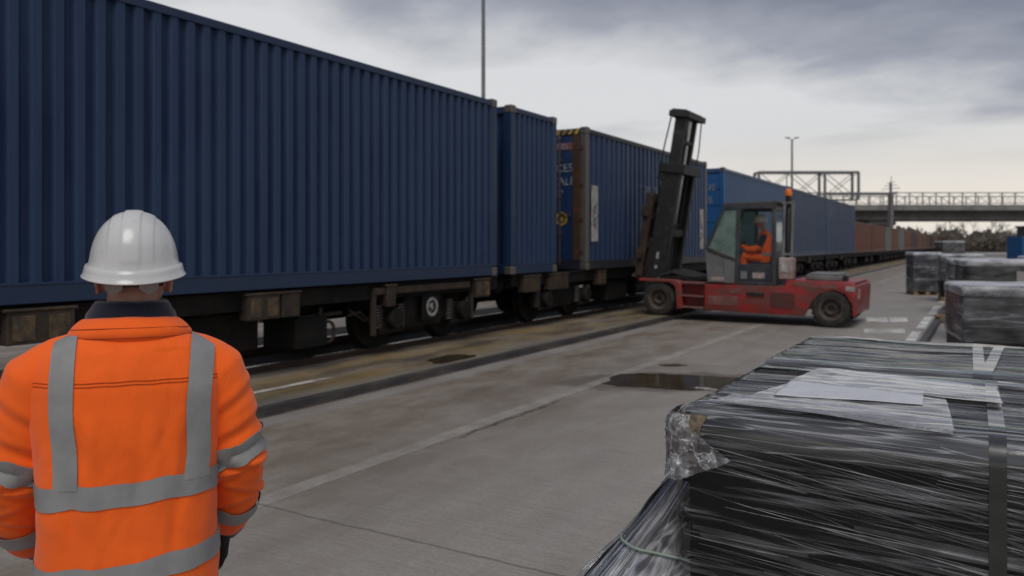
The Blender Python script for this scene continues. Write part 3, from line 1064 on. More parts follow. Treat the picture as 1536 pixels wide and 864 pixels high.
q_ = at(1534, 367, 78)
cR = container('freight_container', 6.1, 'bright blue container standing on the ground at the far right', 0, (M['bright_blue'], M['bright_blue'], M['bright_blue']), None, H=2.55, W=2.44, loc=tuple(q_ + RT * 3.05 + FW * 1.3 - Vector((0, 0, q_.z))), rz=TH - PI / 2)
M['shed'] = simple('dark_shed_cladding', (.035, .037, .042), .7, 0, .2, 2)
q_ = at(1566, 367, 92)
sh = thing('shed', 'dark flat roofed shed behind the bright blue container at the far right', 'shed', (q_.x, q_.y, 0), TH)
MB().box(0, 7, 0, 5, 0, 3.75).build('wall', M['shed'], sh, .03)
MB().box(-.15, 7.15, -.15, 5.15, 3.752, 3.95).build('roof', M['shed'], sh, .03)
MB().box(1.0, 2.0, -.06, -.003, 0.02, 2.1).build('door', M['old_steel'], sh, .02)
MB().box(3.0, 4.6, -.05, -.003, 1.1, 2.1).build('window', M['black'], sh, .02)

M['tyre'] = simple('dusty_tyre_rubber', (.018, .017, .016), .85, 0, .3, 12, dirt=(.05, .043, .036), dirt_amt=.7, bump=.4)

# ------------------------------------------------------------------ forklift
M['red'] = simple('sun_faded_red_paint', (.27, .020, .019), .42, 0, .3, 3, dirt=(.13, .055, .045), dirt_amt=.8, bump=.15, stretch=(1, 1, 1.8))
M['red_pale'] = simple('scuffed_pale_red_paint', (.22, .10, .085), .7, 0, .3, 6, dirt=(.13, .05, .045), dirt_amt=1.3, stretch=(1, 1, 3))
M['red_dark'] = simple('grimy_dark_red_paint', (.10, .018, .015), .6, 0, .35, 5, dirt=(.05, .03, .025), dirt_amt=.8)
M['cab_grey'] = simple('scuffed_grey_cab_panel', (.17, .17, .17), .55, 0, .18, 3, dirt=(.10, .10, .10), dirt_amt=.8)
M['cab_dark'] = simple('charcoal_cab_frame', (.035, .037, .042), .5, 0, .25, 5, dirt=(.07, .065, .06), dirt_amt=.5)
M['cab_navy'] = simple('dark_navy_door_panel', (.022, .027, .04), .5, 0, .25, 5, dirt=(.06, .055, .05), dirt_amt=.5)
M['chrome'] = simple('hydraulic_rod_steel', (.5, .5, .5), .22, 1.0, .1, 5, bump=.02)
M['seat'] = simple('black_seat_vinyl', (.012, .012, .013), .6)
M['pale_box'] = simple('pale_dirty_panel', (.36, .31, .30), .6, 0, .2, 6, dirt=(.2, .12, .1), dirt_amt=.9)
m, t, b = new_mat('orange_beacon_lens')
put(t, b, col=(.75, .16, .012), rough=.25, sss=.15)
M['beacon'] = m


def glass(name, tint, body, amount, gloss=1.0):
    m, t, b = new_mat(name)
    out = m.node_tree.nodes['Material Output']
    tr = t.n('ShaderNodeBsdfTransparent', {'Color': (*tint, 1)})
    df = t.n('ShaderNodeBsdfDiffuse', {'Color': (*body, 1)})
    gl = t.n('ShaderNodeBsdfGlossy', {'Color': (.9, .95, .95, 1), 'Roughness': .06})
    dust_refl = t.ramp(t.noise(t.co(), 3, 5, .6), (.3, amount * .5), (.75, amount * 1.2))
    a = t.n('ShaderNodeMixShader', {0: dust_refl, 1: tr, 2: df})
    fr = t.math('MULTIPLY', t.n('ShaderNodeFresnel', {'IOR': 1.4}), gloss)
    c_ = t.n('ShaderNodeMixShader', {0: fr, 1: a, 2: gl})
    m.node_tree.links.new(c_, out.inputs[0])
    return m


M['cab_glass'] = glass('clear_cab_glass', (.97, .985, .98), (.4, .44, .44), .02, .3)
M['screen_glass'] = glass('green_tinted_windscreen', (.55, .72, .65), (.32, .44, .39), .50)  # pale green body colour stands in for the screen's reflection

FY = 18.45
fl = thing('forklift', 'big red diesel forklift with raised black mast, standing crosswise in front of the train', 'forklift', (-4.57, FY, .044), 0, None, R(1.3))
HW = 1.15
WX = 1.86
side = [(-.80, .2), (1.31, .2), (1.45, .5), (1.60, .68), (1.86, .77), (2.08, .71), (2.215, .5), (2.24, .24), (2.29, .26), (2.31, .80), (2.27, .90), (2.20, .94), (.95, .94), (.90, .80), (-.80, .77)]
mb = MB()
for s in (-1, 1):
    mb.prism(side, s * 1.12, s * 1.04)
mb.box(.95, 2.22, -1.04, 1.04, .86, .937)
mb.box(2.23, 2.30, -1.04, 1.04, .28, .88)
mb.box(-.80, -.74, -1.04, 1.04, .22, .76)
mb.box(-.8, .95, -1.04, 1.04, .70, .765)
mb.box(-.74, 1.2, -.7, .7, .25, .70)
ch = mb.build('chassis', M['red'], fl, .018, seg=2)
for s in (-1, 1):
    mb = MB()
    mb.prism([(-1.30, .2), (-1.34, .74), (-1.46, .83), (-2.34, .83), (-2.34, .77), (-1.60, .77), (-1.47, .68), (-1.42, .2)], s * 1.14, s * .80)
    mb.box(-1.4, -.8, s * .84 - .03, s * .84 + .03, .22, .80)
    mb.build('front_fender', M['red'], fl, .012)
for s in (-1, 1):
    for zz in (.22, .47, .76):
        MB().box(-1.33, -.82, min(s * .88, s * 1.12), max(s * .88, s * 1.12), zz, zz + .035).build('step', M['red_pale'], fl, .006)
MB().box(-2.15, -.82, -.80, .80, .24, .72).build('front_axle_housing', M['red_dark'], fl, .03)
# scuffed panels and faint wording on the side plate
MB().box(-.72, -.06, -1.127, -1.122, .33, .53).build('faded_panel', M['red_pale'], ch, .002)
MB().box(-.24, .0, -1.127, -1.122, .60, .70).build('faded_panel', M['red_pale'], ch, .002)
MB().box(.62, 1.12, -1.127, -1.122, .34, .66).build('faded_panel', M['red_dark'], ch, .002)
MB().box(.12, .5, -1.165, -1.122, .58, .65).build('grab_handle', M['black'], ch, .01)
MB().box(1.05, 1.4, -1.127, -1.122, .83, .90).build('faded_panel', M['red_pale'], ch, .002)
MB().box(1.6, 1.95, -1.127, -1.122, .80, .88).build('faded_panel', M['red_pale'], ch, .002)
MB().box(2.10, 2.27, -1.13, -1.122, .76, .86).build('tail_light', M['pale_box'], fl, .004)
MB().box(2.301, 2.32, -.95, -.7, .6, .8).build('tail_light', M['pale_box'], fl, .004)
mb = MB().box(1.25, 1.95, -.75, .5, .938, 1.05)
mb.box(1.30, 1.9, -.7, .45, 1.05, 1.09)
mb.build('engine_cover', M['cab_grey'], fl, .02)
MB().tube([(2.02, -.6, .93), (2.02, -.6, 1.06)], .05, 12).build('filler_cap', M['black'], fl)

tyr = MB()
pr = [(.235, -.15), (.30, -.155), (.345, -.145), (.37, -.11), (.375, 0), (.37, .11), (.345, .145), (.30, .155), (.235, .15)]
tyr.lathe(pr, 48, axis='y')
for i in range(26):
    a = 2 * PI * i / 26
    for s in (-1, 1):
        tyr.M = Matrix.Rotation(a + s * .06, 4, 'Y')
        tyr.box(-.022, .022, min(s * .02, s * .135), max(s * .02, s * .135), .366, .388)
tyr.M = None
TYRE = tyr.mesh('tyre', smooth=40)
TYRE.materials.append(M['tyre'])
rm = MB().lathe([(.0, -.02), (.07, -.02), (.075, -.10), (.10, -.11), (.11, -.04), (.17, -.03), (.20, -.13), (.24, -.15), (.245, .1), (0, .1)], 28, axis='y')
for i in range(8):
    a = 2 * PI * i / 8
    rm.lathe([(0, -.07), (.016, -.07), (.016, -.02)], 8, (.14 * math.cos(a), 0, .14 * math.sin(a)), 'y')
RIM = rm.mesh('rim', smooth=35)
RIM.materials.append(simple('dusty_wheel_rim', (.06, .045, .04), .7, .2, .3, 9, dirt=(.11, .09, .075), dirt_amt=.8))
for wx in (-WX, 1.82):
    for s in (-1, 1):
        e = bpy.data.objects.new('wheel', TYRE)
        COL.objects.link(e)
        e.parent = fl
        e.location = (wx, s * .97, .385)
        e.rotation_euler = (0, wx, 0 if s < 0 else PI)
        o = bpy.data.objects.new('rim', RIM)
        COL.objects.link(o)
        o.parent = e

# cab
Y0, Y1 = -.95, .70
cab = MB()
mb = MB().prism([(-.80, .80), (-.845, 1.35), (-.81, 1.58), (-.46, 1.43), (-.42, .80)], Y0 + .012, Y1 - .012)
mb.prism([(-.43, .80), (-.45, 1.42), (-.15, 1.30), (-.15, .80)], Y0 + .002, Y0 + .035)
mb.prism([(-.43, .80), (-.45, 1.42), (-.15, 1.30), (-.15, .80)], Y1 - .035, Y1 - .002)
mb.build('front_panel', M['cab_grey'], fl, .012)
MB().box(-.72, -.42, Y0 - .004, Y0 + .001, .84, .93).build('pale_plate', M['pale_box'], fl, .002)
fr = MB()
for yy in (Y0, Y1):
    y_a, y_b = yy - .03, yy + .03
    fr.prism([(-.18, .80), (-.18, 2.46), (-.10, 2.46), (-.10, .80)], y_a, y_b)
    fr.prism([(.60, .80), (.57, 2.5), (.66, 2.5), (.70, .80)], y_a, y_b)
    fr.prism([(-.84, 1.52), (-.84, 1.62), (-.46, 2.50), (-.40, 2.47), (-.76, 1.60)], y_a, y_b)
    fr.prism([(-.82, 1.53), (-.80, 1.60), (-.12, 1.34), (-.12, 1.27)], y_a + .002, y_b - .002)
    fr.prism([(-.46, 2.42), (-.50, 2.53), (.67, 2.58), (.67, 2.44)], y_a - .004, y_b + .004)
    fr.prism([(-.14, .78), (.66, .78), (.66, .86), (-.14, .86)], y_a - .002, y_b + .002)
fr.box(.60, .68, Y0, Y1, .80, 1.5)
fr.box(.60, .66, Y0, Y1, 2.40, 2.5)
fr.build('cab_frame', M['cab_dark'], fl, .012)
MB().prism([(-.48, 2.50), (-.50, 2.56), (.66, 2.62), (.72, 2.60), (.70, 2.53)], Y0 - .03, Y1 + .03).build('cab_roof', M['cab_dark'], fl, .02)
d = MB().box(-.10, .60, Y0 - .015, Y0 + .02, .86, 1.24).build('door_panel', M['cab_navy'], fl, .012)
MB().box(-.06, .08, Y0 - .022, Y0 - .014, .92, 1.08).build('faded_decal', M['cab_grey'], d, .002)
MB().box(.20, .46, Y0 - .022, Y0 - .014, .94, 1.06).build('faded_decal', M['pale_box'], d, .002)
MB().prism([(-.10, 1.24), (.60, 1.24), (.575, 2.44), (-.10, 2.44)], Y0 - .006, Y0 + .001).build('side_window', M['cab_glass'], fl)
MB().prism([(-.10, 1.24), (.60, 1.24), (.575, 2.44), (-.10, 2.44)], Y1 - .001, Y1 + .006).build('side_window', M['cab_glass'], fl)
for yy in (Y0, Y1):
    MB().prism([(-.78, 1.585), (-.44, 2.43), (-.18, 2.44), (-.18, 1.355)], yy - .004, yy + .003).build('quarter_window', M['screen_glass'], fl)
MB().prism([(-.805, 1.60), (-.445, 2.46), (-.438, 2.455), (-.797, 1.597)], Y0 + .04, Y1 - .04).build('windscreen', M['screen_glass'], fl)
MB().prism([(.62, 1.52), (.61, 2.39), (.616, 2.39), (.626, 1.52)], Y0 + .04, Y1 - .04).build('rear_window', M['cab_glass'], fl)
mb = MB().box(.08, .52, -.52, .02, 1.02, 1.30)
mb.box(.05, .54, -.50, 0.0, .80, 1.03)
mb.prism([(.44, 1.28), (.56, 1.28), (.62, 1.75), (.52, 1.75)], -.50, 0)
mb.build('seat', M['seat'], fl, .04, seg=2)
mb = MB().tube([(-.46, -.25, 1.2), (-.30, -.25, 1.62)], .035, 10)
mb.M = Matrix.Translation((-.29, -.25, 1.64)) @ Matrix.Rotation(R(-28), 4, 'Y')
mb.tube([(.17 * math.cos(a * PI / 12), .17 * math.sin(a * PI / 12), 0) for a in range(25)], .015, 8)
mb.bar((-.16, 0, 0), (.16, 0, 0), .025)
mb.M = None
mb.build('steering_wheel', M['black'], fl)
# stack behind the cab
mb = MB()
for xx in (.79, .96):
    mb.tube([(xx, -.78, .93), (xx, -.78, 2.62)], .034, 14)
mb.box(.76, .99, -.82, -.74, 2.55, 2.60)
mb.box(.76, .99, -.82, -.74, 1.45, 1.50)
mb.build('guard_post', M['cab_grey'], fl)
MB().tube([(.875, -.70, .93), (.875, -.70, 1.4), (.875, -.70, 1.42), (.875, -.70, 2.45), (.875, -.70, 2.5), (.90, -.70, 2.66)], [.05, .05, .07, .07, .04, .04], 14).build('exhaust_stack', M['black'], fl)
mb = MB().box(.74, 1.02, -.98, -.6, .94, 1.40)
bx = mb.build('battery_box', M['pale_box'], fl, .02)
MB().box(.79, .93, -.992, -.981, 1.1, 1.28).build('notice_plate', M['white_mark'], bx, .002)
b_ = MB().tube([(.875, -.80, 2.60), (.875, -.80, 2.72)], [.055, .065], 14).build('beacon_base', M['black'], fl)
MB().lathe([(.0, .15), (.04, .145), (.062, .115), (.07, .05), (.07, 0), (0, 0)], 20, (.875, -.80, 2.722)).build('beacon', M['beacon'], fl, smooth=60)

# mast, leaning back
MM = Matrix.Translation((-2.24, 0, .34)) @ Matrix.Rotation(R(7.8), 4, 'Y')


def mast_part(name, mb, mat, bevel=.01, parent=None):
    mb.v = [tuple(MM @ Vector(p)) for p in mb.v]
    return mb.build(name, mat, parent or fl, bevel)


mb = MB()
for s in (-1, 1):
    y_ = s * .56
    mb.box(-.20, .24, y_ - .02, y_ + .02, -.05, 3.05)
    for xx in (-.20, .19):
        mb.box(xx, xx + .05, min(y_, y_ - s * .13), max(y_, y_ - s * .13), -.05, 3.05)
for zz in (.1, 1.5):
    mb.box(.10, .2, -.56, .56, zz, zz + .16)
mast_part('outer_mast', mb, M['black'])
mb = MB()
for s in (-1, 1):
    y_ = s * .42
    mb.box(-.13, .12, y_ - .03, y_ + .03, .3, 4.28)
    for xx in (-.13, .08):
        mb.box(xx, xx + .045, min(y_, y_ - s * .12), max(y_, y_ - s * .12), .3, 4.28)
mb.box(-.24, .26, -.62, .62, 4.28, 4.42)
mb.box(-.20, .16, -.58, .58, 4.42, 4.46)
mb.box(-.05, .12, -.40, .40, 3.7, 3.78)
mb.box(-.24, .34, -.64, .64, 2.98, 3.20)
mb.box(-.30, -.1, -.60, .60, 2.80, 2.99)
mast_part('inner_mast', mb, M['black'])
mb = MB()
for s in (-1, 1):
    mb.tube([(.02, s * .23, 1.8), (.02, s * .23, 4.28)], .04, 14)
mast_part('lift_ram', mb, M['chrome'], 0)
mb = MB()
for s in (-1, 1):
    mb.tube([(.02, s * .23, 0), (.02, s * .23, 1.8)], .07, 14)
    mb.tube([(.1, s * .62, .5), (.95, s * .62, .45)], .05, 12)
mast_part('ram_barrel', mb, M['cab_dark'], 0)
mb = MB()
for s in (-1, 1):
    mb.bar((-.16, s * .1, 4.26), (-.24, s * .1, 2.0), .04, .015)
    mb.tube([(.20, s * .48, 4.3), (.24, s * .5, 3.6), (.22, s * .5, 3.1)], .016, 8)
mb.tube([(-.2, -.52, 4.3), (-.27, -.5, 3.6), (-.31, -.48, 3.0), (-.28, -.3, 2.2)], .018, 8)
mb.tube([(-.2, .46, 4.3), (-.29, .5, 3.6), (-.33, .48, 3.0)], .014, 8)
mast_part('chain_and_hose', mb, M['black'], 0)
mb = MB()
for zz in (.55, 1.15, 1.85, 2.25):
    mb.box(-.36, -.26, -.78, .78, zz, zz + .13)
for yy in (-.74, -.25, .25, .74):
    mb.box(-.42, -.25, yy - .05, yy + .05, .5, 2.45)
mb.box(-.30, -.18, -.5, .5, .4, 1.4)
mb.box(-.45, -.28, -.86, -.70, .9, 1.1)
mb.box(-.46, -.28, -.86, -.72, 1.9, 2.15)
mast_part('carriage', mb, M['under_brown'])
mb = MB()
for yy in (-.5, .5):
    mb.box(-.50, -.43, yy - .07, yy + .07, .45, 2.1)
    mb.box(-.56, -.43, yy - .075, yy + .075, .42, .50)
mast_part('fork', mb, M['old_steel'])
for (yy, zz, w_) in ((-.585, .95, .07), (-.585, .72, .05)):
    mb = MB().box(-.03, .03, yy - .006, yy + .004, zz, zz + .16 if w_ > .06 else zz + .07)
    mast_part('white_sticker', mb, M['white_mark'], 0)
# hoses and gear between mast and cab
mb = MB()
for k in range(5):
    yy = -.7 + .3 * k
    mb.tube([(-2.0, yy, .9 + .03 * k), (-1.7, yy + .05, .98), (-1.3, yy, .90), (-.85, yy + .04, .92)], .03, 8)
mb.box(-1.9, -.9, -.6, .6, .74, .86)
mb.build('hose_bundle', M['black'], fl)

# ------------------------------------------------------------------ people
def cloth(name, col, var=.08, rough=.8, wr=.5, sheen=.15):
    m, t, b = new_mat(name)
    P = t.co()
    n1 = t.noise(P, 4, 5, .6)
    weave = t.noise(t.map(P, (1, 1, 1)), 650, 2, .5)
    fold = t.noise(t.map(P, (9, 9, 3.4)), 1.0, 4, .6, .6)
    c = t.ramp(n1, (.3, [x * (1 - var) for x in col]), (.7, [min(1, x * (1 + var)) for x in col]))
    soil = t.noise(P, 2.3, 8, .7)
    c = t.mix(t.math('MULTIPLY', t.ramp(soil, (.52, 0.0), (.75, 1.0)), .18), c, [x * .5 + .01 for x in col])
    nb = t.bump(weave, .25, .0008, t.bump(fold, wr, .016))
    put(t, b, col=c, rough=rough, normal=nb, sheen=sheen, spec=.3)
    return m


M['hivis'] = cloth('orange_hi_vis_fabric', (.90, .125, .008))
M['navy'] = cloth('navy_fleece', (.008, .011, .024), .2, .95, .4, .3)
M['trouser'] = cloth('dark_work_trousers', (.018, .02, .028), .2, .9)
m, t, b = new_mat('grey_reflective_tape')
P = t.co()
n = t.noise(P, 18, 4, .6)
put(t, b, col=t.ramp(n, (.3, (.225, .225, .225)), (.7, (.27, .27, .268))), rough=.55, metal=.0, normal=t.bump(t.noise(P, 420, 2), .2, .0006, t.bump(t.noise(t.map(P, (9, 9, 5)), 1.3, 3), .4, .01)))
M['tape'] = m
m, t, b = new_mat('skin')
P = t.co()
n = t.noise(P, 25, 5, .6)
put(t, b, col=t.ramp(n, (.3, (.33, .155, .105)), (.7, (.43, .21, .145))), rough=.5, sss=.12, normal=t.bump(t.noise(P, 260, 3), .2, .001))
b.inputs['Subsurface Radius'].default_value = (.02, .008, .004)
M['skin'] = m
M['hair'] = simple('short_dark_hair', (.018, .013, .010), .6, 0, .4, 90, bump=.8, bscale=220, stretch=(3, 3, 1))
M['helmet'] = simple('white_helmet_plastic', (.56, .56, .555), .22, 0, .04, 5, dirt=(.46, .45, .43), dirt_amt=.35, bump=.03, bscale=300)
M['strap_grey'] = simple('grey_helmet_harness', (.26, .25, .24), .75, 0, .2, 300, bump=.6, bscale=500)
M['boot'] = simple('black_work_boot', (.012, .011, .010), .55)
M['glove'] = simple('black_glove_cuff', (.012, .012, .014), .8)
M['stitch'] = simple('dark_orange_seam', (.42, .055, .006), .9)


def hand(mb, wrist, d, palm, side, s=1.0):
    """palm, four bent fingers of unequal length and a thumb. d: down the hand, palm: palm normal, side: towards the thumb"""
    w = Vector(wrist); d = Vector(d).normalized(); palm = Vector(palm); palm = (palm - d * palm.dot(d)).normalized(); sd = Vector(side)
    sd = (sd - d * sd.dot(d) - palm * sd.dot(palm)).normalized()
    for k in (-1.5, -.5, .5, 1.5):
        mb.limb([w + d * .012 * s + sd * k * .012 * s, w + d * .085 * s + sd * k * .0205 * s], [.017 * s, .0135 * s], 10)
    for k, ln in ((1.5, .072), (.5, .082), (-.5, .076), (-1.5, .058)):
        p = w + d * .088 * s + sd * k * .021 * s
        q = p
        pts = [p]
        dd = d
        for j, (fr, bend) in enumerate(((.45, .25), (.32, .45), (.23, .4))):
            dd = (dd + palm * bend).normalized()
            q = q + dd * ln * fr * s
            pts.append(q)
        mb.limb(pts, [.0100 * s, .0093 * s, .0086 * s, .0074 * s], 8)
    p = w + d * .028 * s + sd * .030 * s
    p1 = p + (d * .55 + sd * .7 + palm * .35).normalized() * .036 * s
    p2 = p1 + (d * .85 + sd * .25 + palm * .4).normalized() * .030 * s
    p3 = p2 + (d * .9 + palm * .45).normalized() * .024 * s
    mb.limb([p - sd * .012 * s, p1, p2, p3], [.014 * s, .0118 * s, .0105 * s, .008 * s], 8)


def head(mb, M4, s=1.0):
    """skull, jaw, nose, lips, brow, ears; local +y is where the face looks"""
    o = mb.M
    mb.M = M4 @ Matrix.Scale(s, 4)
    rings = []
    for (z, hx, yf, yb) in ((-.118, .022, .080, .030), (-.108, .042, .088, -.005), (-.085, .060, .088, -.035), (-.055, .069, .086, -.062), (-.02, .073, .087, -.082), (.02, .074, .088, -.094), (.06, .076, .086, -.097), (.09, .070, .074, -.088), (.112, .054, .052, -.066), (.124, .030, .024, -.036)):
        ring = []
        cy = (yf + yb) / 2
        hy = (yf - yb) / 2
        for j in range(24):
            a = 2 * PI * j / 24
            ring.append((hx * math.copysign(abs(math.cos(a)) ** .9, math.cos(a)), cy + hy * math.copysign(abs(math.sin(a)) ** .9, math.sin(a)), z))
        rings.append(ring)
    mb.loft(rings)
    mb.limb([(0, .086, .012), (0, .105, -.022), (0, .101, -.034)], [.009, .012, .013], 10)      # nose
    mb.ell((0, .088, -.058), (.024, .010, .006)); mb.ell((0, .086, -.069), (.021, .010, .006))   # lips
    mb.limb([(-.045, .078, .022), (0, .090, .018), (.045, .078, .022)], [.010, .010, .010], 8)   # brow
    for sx in (-1, 1):
        mb.ell((sx * .030, .082, .002), (.012, .008, .009), 10, 7)
        mb.M = M4 @ Matrix.Scale(s, 4) @ Matrix.Translation((sx * .080, -.012, -.034)) @ Matrix.Rotation(sx * R(24), 4, 'Z')
        mb.ell((0, 0, .002), (.009, .020, .034), 12, 8)
        mb.ell((sx * .004, .004, -.026), (.007, .010, .012), 10, 6)
        mb.M = M4 @ Matrix.Scale(s, 4)
    mb.M = o


def ring(cx, cy, z, hx, hy, n=40, e=2.4, tilt=0.0, tiltx=0.0):
    out = []
    for j in range(n):
        a = 2 * PI * j / n
        c_, s_ = math.cos(a), math.sin(a)
        x = hx * math.copysign(abs(c_) ** (2 / e), c_)
        y_ = hy * math.copysign(abs(s_) ** (2 / e), s_)
        out.append((cx + x, cy + y_, z + tilt * y_ + tiltx * x))
    return out


def bvh(me):
    return BVHTree.FromPolygons([v.co.copy() for v in me.vertices], [tuple(p.vertices) for p in me.polygons])


def ribbon(tree, rows, off=.003):
    """thin tape laid on a surface: rows of (origin, direction) rays, one list per edge of the tape"""
    mb = MB()
    P = []
    for row in rows:
        rr = []
        for (o, d) in row:
            hit, nrm, _, _ = tree.ray_cast(Vector(o), Vector(d).normalized())
            if hit is None:
                rr.append(None)
            else:
                if nrm.dot(Vector(d)) > 0:
                    nrm = -nrm
                rr.append(hit + nrm * off)
        P.append(rr)
    idx = {}
    vs = []
    for i, r in enumerate(P):
        for j, p in enumerate(r):
            if p is not None:
                idx[i, j] = len(vs)
                vs.append(p)
    fs = []
    for i in range(len(P) - 1):
        for j in range(len(P[0]) - 1):
            q = [(i, j), (i, j + 1), (i + 1, j + 1), (i + 1, j)]
            if all(k in idx for k in q):
                fs.append(tuple(idx[k] for k in q))
    mb.add(vs, fs)
    return mb


def build_ribbon(name, mb, mat, par, thick=.0014):
    o = mb.build(name, mat, par, smooth=180)
    m_ = o.modifiers.new('t', 'SOLIDIFY')
    m_.thickness = thick
    m_.offset = 0
    es = o.modifiers.new('e', 'EDGE_SPLIT')
    es.split_angle = R(50)
    return o


# ---- the standing worker: local +y is the way he faces
wp = FW * 2.0 + RT * ((197 - 768) / FPX * 2.0)
wk = thing('person', 'worker seen from behind in orange jacket and white helmet, standing in the left foreground', 'person', (wp.x, wp.y, 0), R(51))
body = MB()
HP = Matrix.Translation((0.005, .035, 1.645)) @ Matrix.Rotation(R(-2), 4, 'X')
head(body, HP)
body.limb([(0, .005, 1.42), (0, .01, 1.50), (.003, .022, 1.58)], [.075, .062, .060], 18)
body.loft([ring(0, 0, z, hx, hy, 28, 2.2) for (z, hx, hy) in ((.82, .15, .10), (.90, .165, .115), (1.0, .155, .105), (1.12, .15, .105), (1.25, .165, .11), (1.36, .165, .105), (1.43, .13, .085), (1.47, .07, .06))])
ARM = []
for s in (-1, 1):
    A = [(s * .155, 0, 1.41), (s * .208, .02, 1.27), (s * .245, .03, 1.125), (s * .242, .105, 1.02), (s * .224, .165, .94)]
    ARM.append(A)
    body.limb(A, [.055, .048, .042, .038, .030], 14)
    hand(body, (s * .222, .168, .932), (-s * .03, .30, -.95), (-s, .1, 0), (0, 1, .3), 1.0)
    body.limb([(s * .085, 0, .86), (s * .095, .01, .50), (s * .10, -.01, .10)], [.088, .062, .045], 16)
    body.limb([(s * .10, -.02, .06), (s * .105, .12, .045)], [.045, .04], 12)
bm_ = remesh(body, .0052, 2)
obj_from_mesh('body', bm_, M['skin'], wk)

# hair below the helmet
hm = MB()
hm.M = HP
hm.loft([[(r_ * hx * math.cos(2 * PI * j / 32), -.006 + r_ * hy * math.sin(2 * PI * j / 32) - .003, z) for j in range(32)] for (z, hx, hy, r_) in ((-.052, .060, .070, 1), (-.05, .066, .080, 1.03), (-.02, .0715, .0875, 1.035), (.03, .077, .095, 1.03), (.09, .071, .085, 1.03), (.118, .045, .05, 1.02))])
hm.M = None
hm = [p for p in [hm]][0]
# keep the face free: squash the front of the hair back behind the ears
hm.v = [(x, min(y_, .030 + .035) if z < 1.70 else y_, z) for (x, y_, z) in hm.v]
hm.build('hair', M['hair'], wk, smooth=180)

# helmet
def dome_pt(a, e):
    """a around, e from 0 (rim) to 1 (crown)"""
    ph = e * PI / 2
    hx, hy, hh = .103, .131, .142
    x = hx * math.cos(a) * math.cos(ph) ** .86
    y_ = hy * math.sin(a) * math.cos(ph) ** .86
    z = hh * math.sin(ph) ** .98
    k = 0.0

    def sm(v, e0, w):
        return min(1, max(0, (e0 - v) / w + .5))
    top = min(1, ph / .25)
    k += .0034 * sm(abs(x), .0185 + .004 * (1 - e), .004)
    k += .0022 * sm(abs(x), .052 - .004 * e, .004)
    n = Vector((x / hx ** 2, y_ / hy ** 2, z / hh ** 2)).normalized()
    return Vector((x, y_, z)) + n * k * top


mb = MB()
NA, NE = 160, 44
rings = []
# brim: drops towards the nape, sticks out at the front as a peak
def rim(a, out, dz):
    f = max(0, math.sin(a))
    bk = max(0, -math.sin(a))
    k = 1 + .14 * f ** 6
    return Vector(((.103 + out) * math.cos(a), (.131 + out) * math.sin(a) * k, dz - .013 * bk ** 1.5 - .010 * f ** 3))


ang = [2 * PI * j / NA for j in range(NA)]
rings.append([rim(a, .004, -.014) for a in ang])
rings.append([rim(a, .010, -.0185) for a in ang])
rings.append([rim(a, .0160, -.0185) for a in ang])
rings.append([rim(a, .0180, -.0165) for a in ang])
rings.append([rim(a, .0172, -.0135) for a in ang])
rings.append([rim(a, .0140, -.0105) for a in ang])
rings.append([rim(a, .0112, .002) for a in ang])
rings.append([rim(a, .0092, .0095) for a in ang])
rings.append([rim(a, .0068, .0120) for a in ang])
rings.append([rim(a, .0035, .0115) for a in ang])
rings.append([rim(a, .0008, .0125) + Vector((0, 0, .003)) for a in ang])
for i in range(1, NE + 1):
    e = .10 + .90 * (i / NE) ** .9
    e = min(e, .995)
    w = max(0, 1 - i / 7)
    rings.append([dome_pt(a, e) + Vector((0, 0, (-.013 * max(0, -math.sin(a)) ** 1.5 - .010 * max(0, math.sin(a)) ** 3) * w)) for a in ang])
mb.loft(rings, caps=False)
mb.v.append(tuple(dome_pt(0, 1.0)))
ci = len(mb.v) - 1
l0 = (len(rings) - 1) * NA
for j in range(NA):
    mb.f.append((l0 + j, l0 + (j + 1) % NA, ci)); mb.m.append(0)
# inside
rin = [[rim(a, -.002, -.012) for a in ang]] + [[dome_pt(a, min(.02 + .97 * i / 12, .99)) * .965 for a in ang] for i in range(13)]
mb.loft([rings[0]] + rin, caps=False)
HM = Matrix.Translation((.005, .030, 1.641)) @ Matrix.Rotation(R(2.5), 4, 'X')
mb.v = [tuple(HM @ Vector(p)) for p in mb.v]
hl = mb.build('helmet', M['helmet'], wk, smooth=50)
mb = MB()
for s in (-1, 1):
    a0, a1 = (-PI / 2 + .22, -PI / 2 + .78) if s > 0 else (-PI / 2 - .78, -PI / 2 - .22)
    mb.grid(lambda q, w, a0=a0, a1=a1: HM @ Vector(((.0865 - .004 * w) * math.cos(a0 + (a1 - a0) * q), (.108 - .006 * w) * math.sin(a0 + (a1 - a0) * q), -.012 - .034 * w - .012 * (1 - abs(2 * q - 1)))), 14, 4)
o = build_ribbon('harness', mb, M['strap_grey'], hl, .004)

# jacket
prof = [(.74, .208, .150), (.80, .210, .152), (.90, .212, .152), (1.0, .206, .150), (1.10, .203, .150), (1.20, .206, .151), (1.29, .213, .150), (1.36, .218, .144), (1.405, .216, .134), (1.438, .200, .118), (1.462, .168, .102), (1.484, .124, .090), (1.500, .102, .083)]


def torso_rings():
    out = []
    for (z, hx, hy) in prof:
        out.append(ring(0, -.005, z, hx, hy, 56, 2.6 if z < 1.4 else 2.3, tilt=(-.06 if z > 1.42 else 0)))
    return out


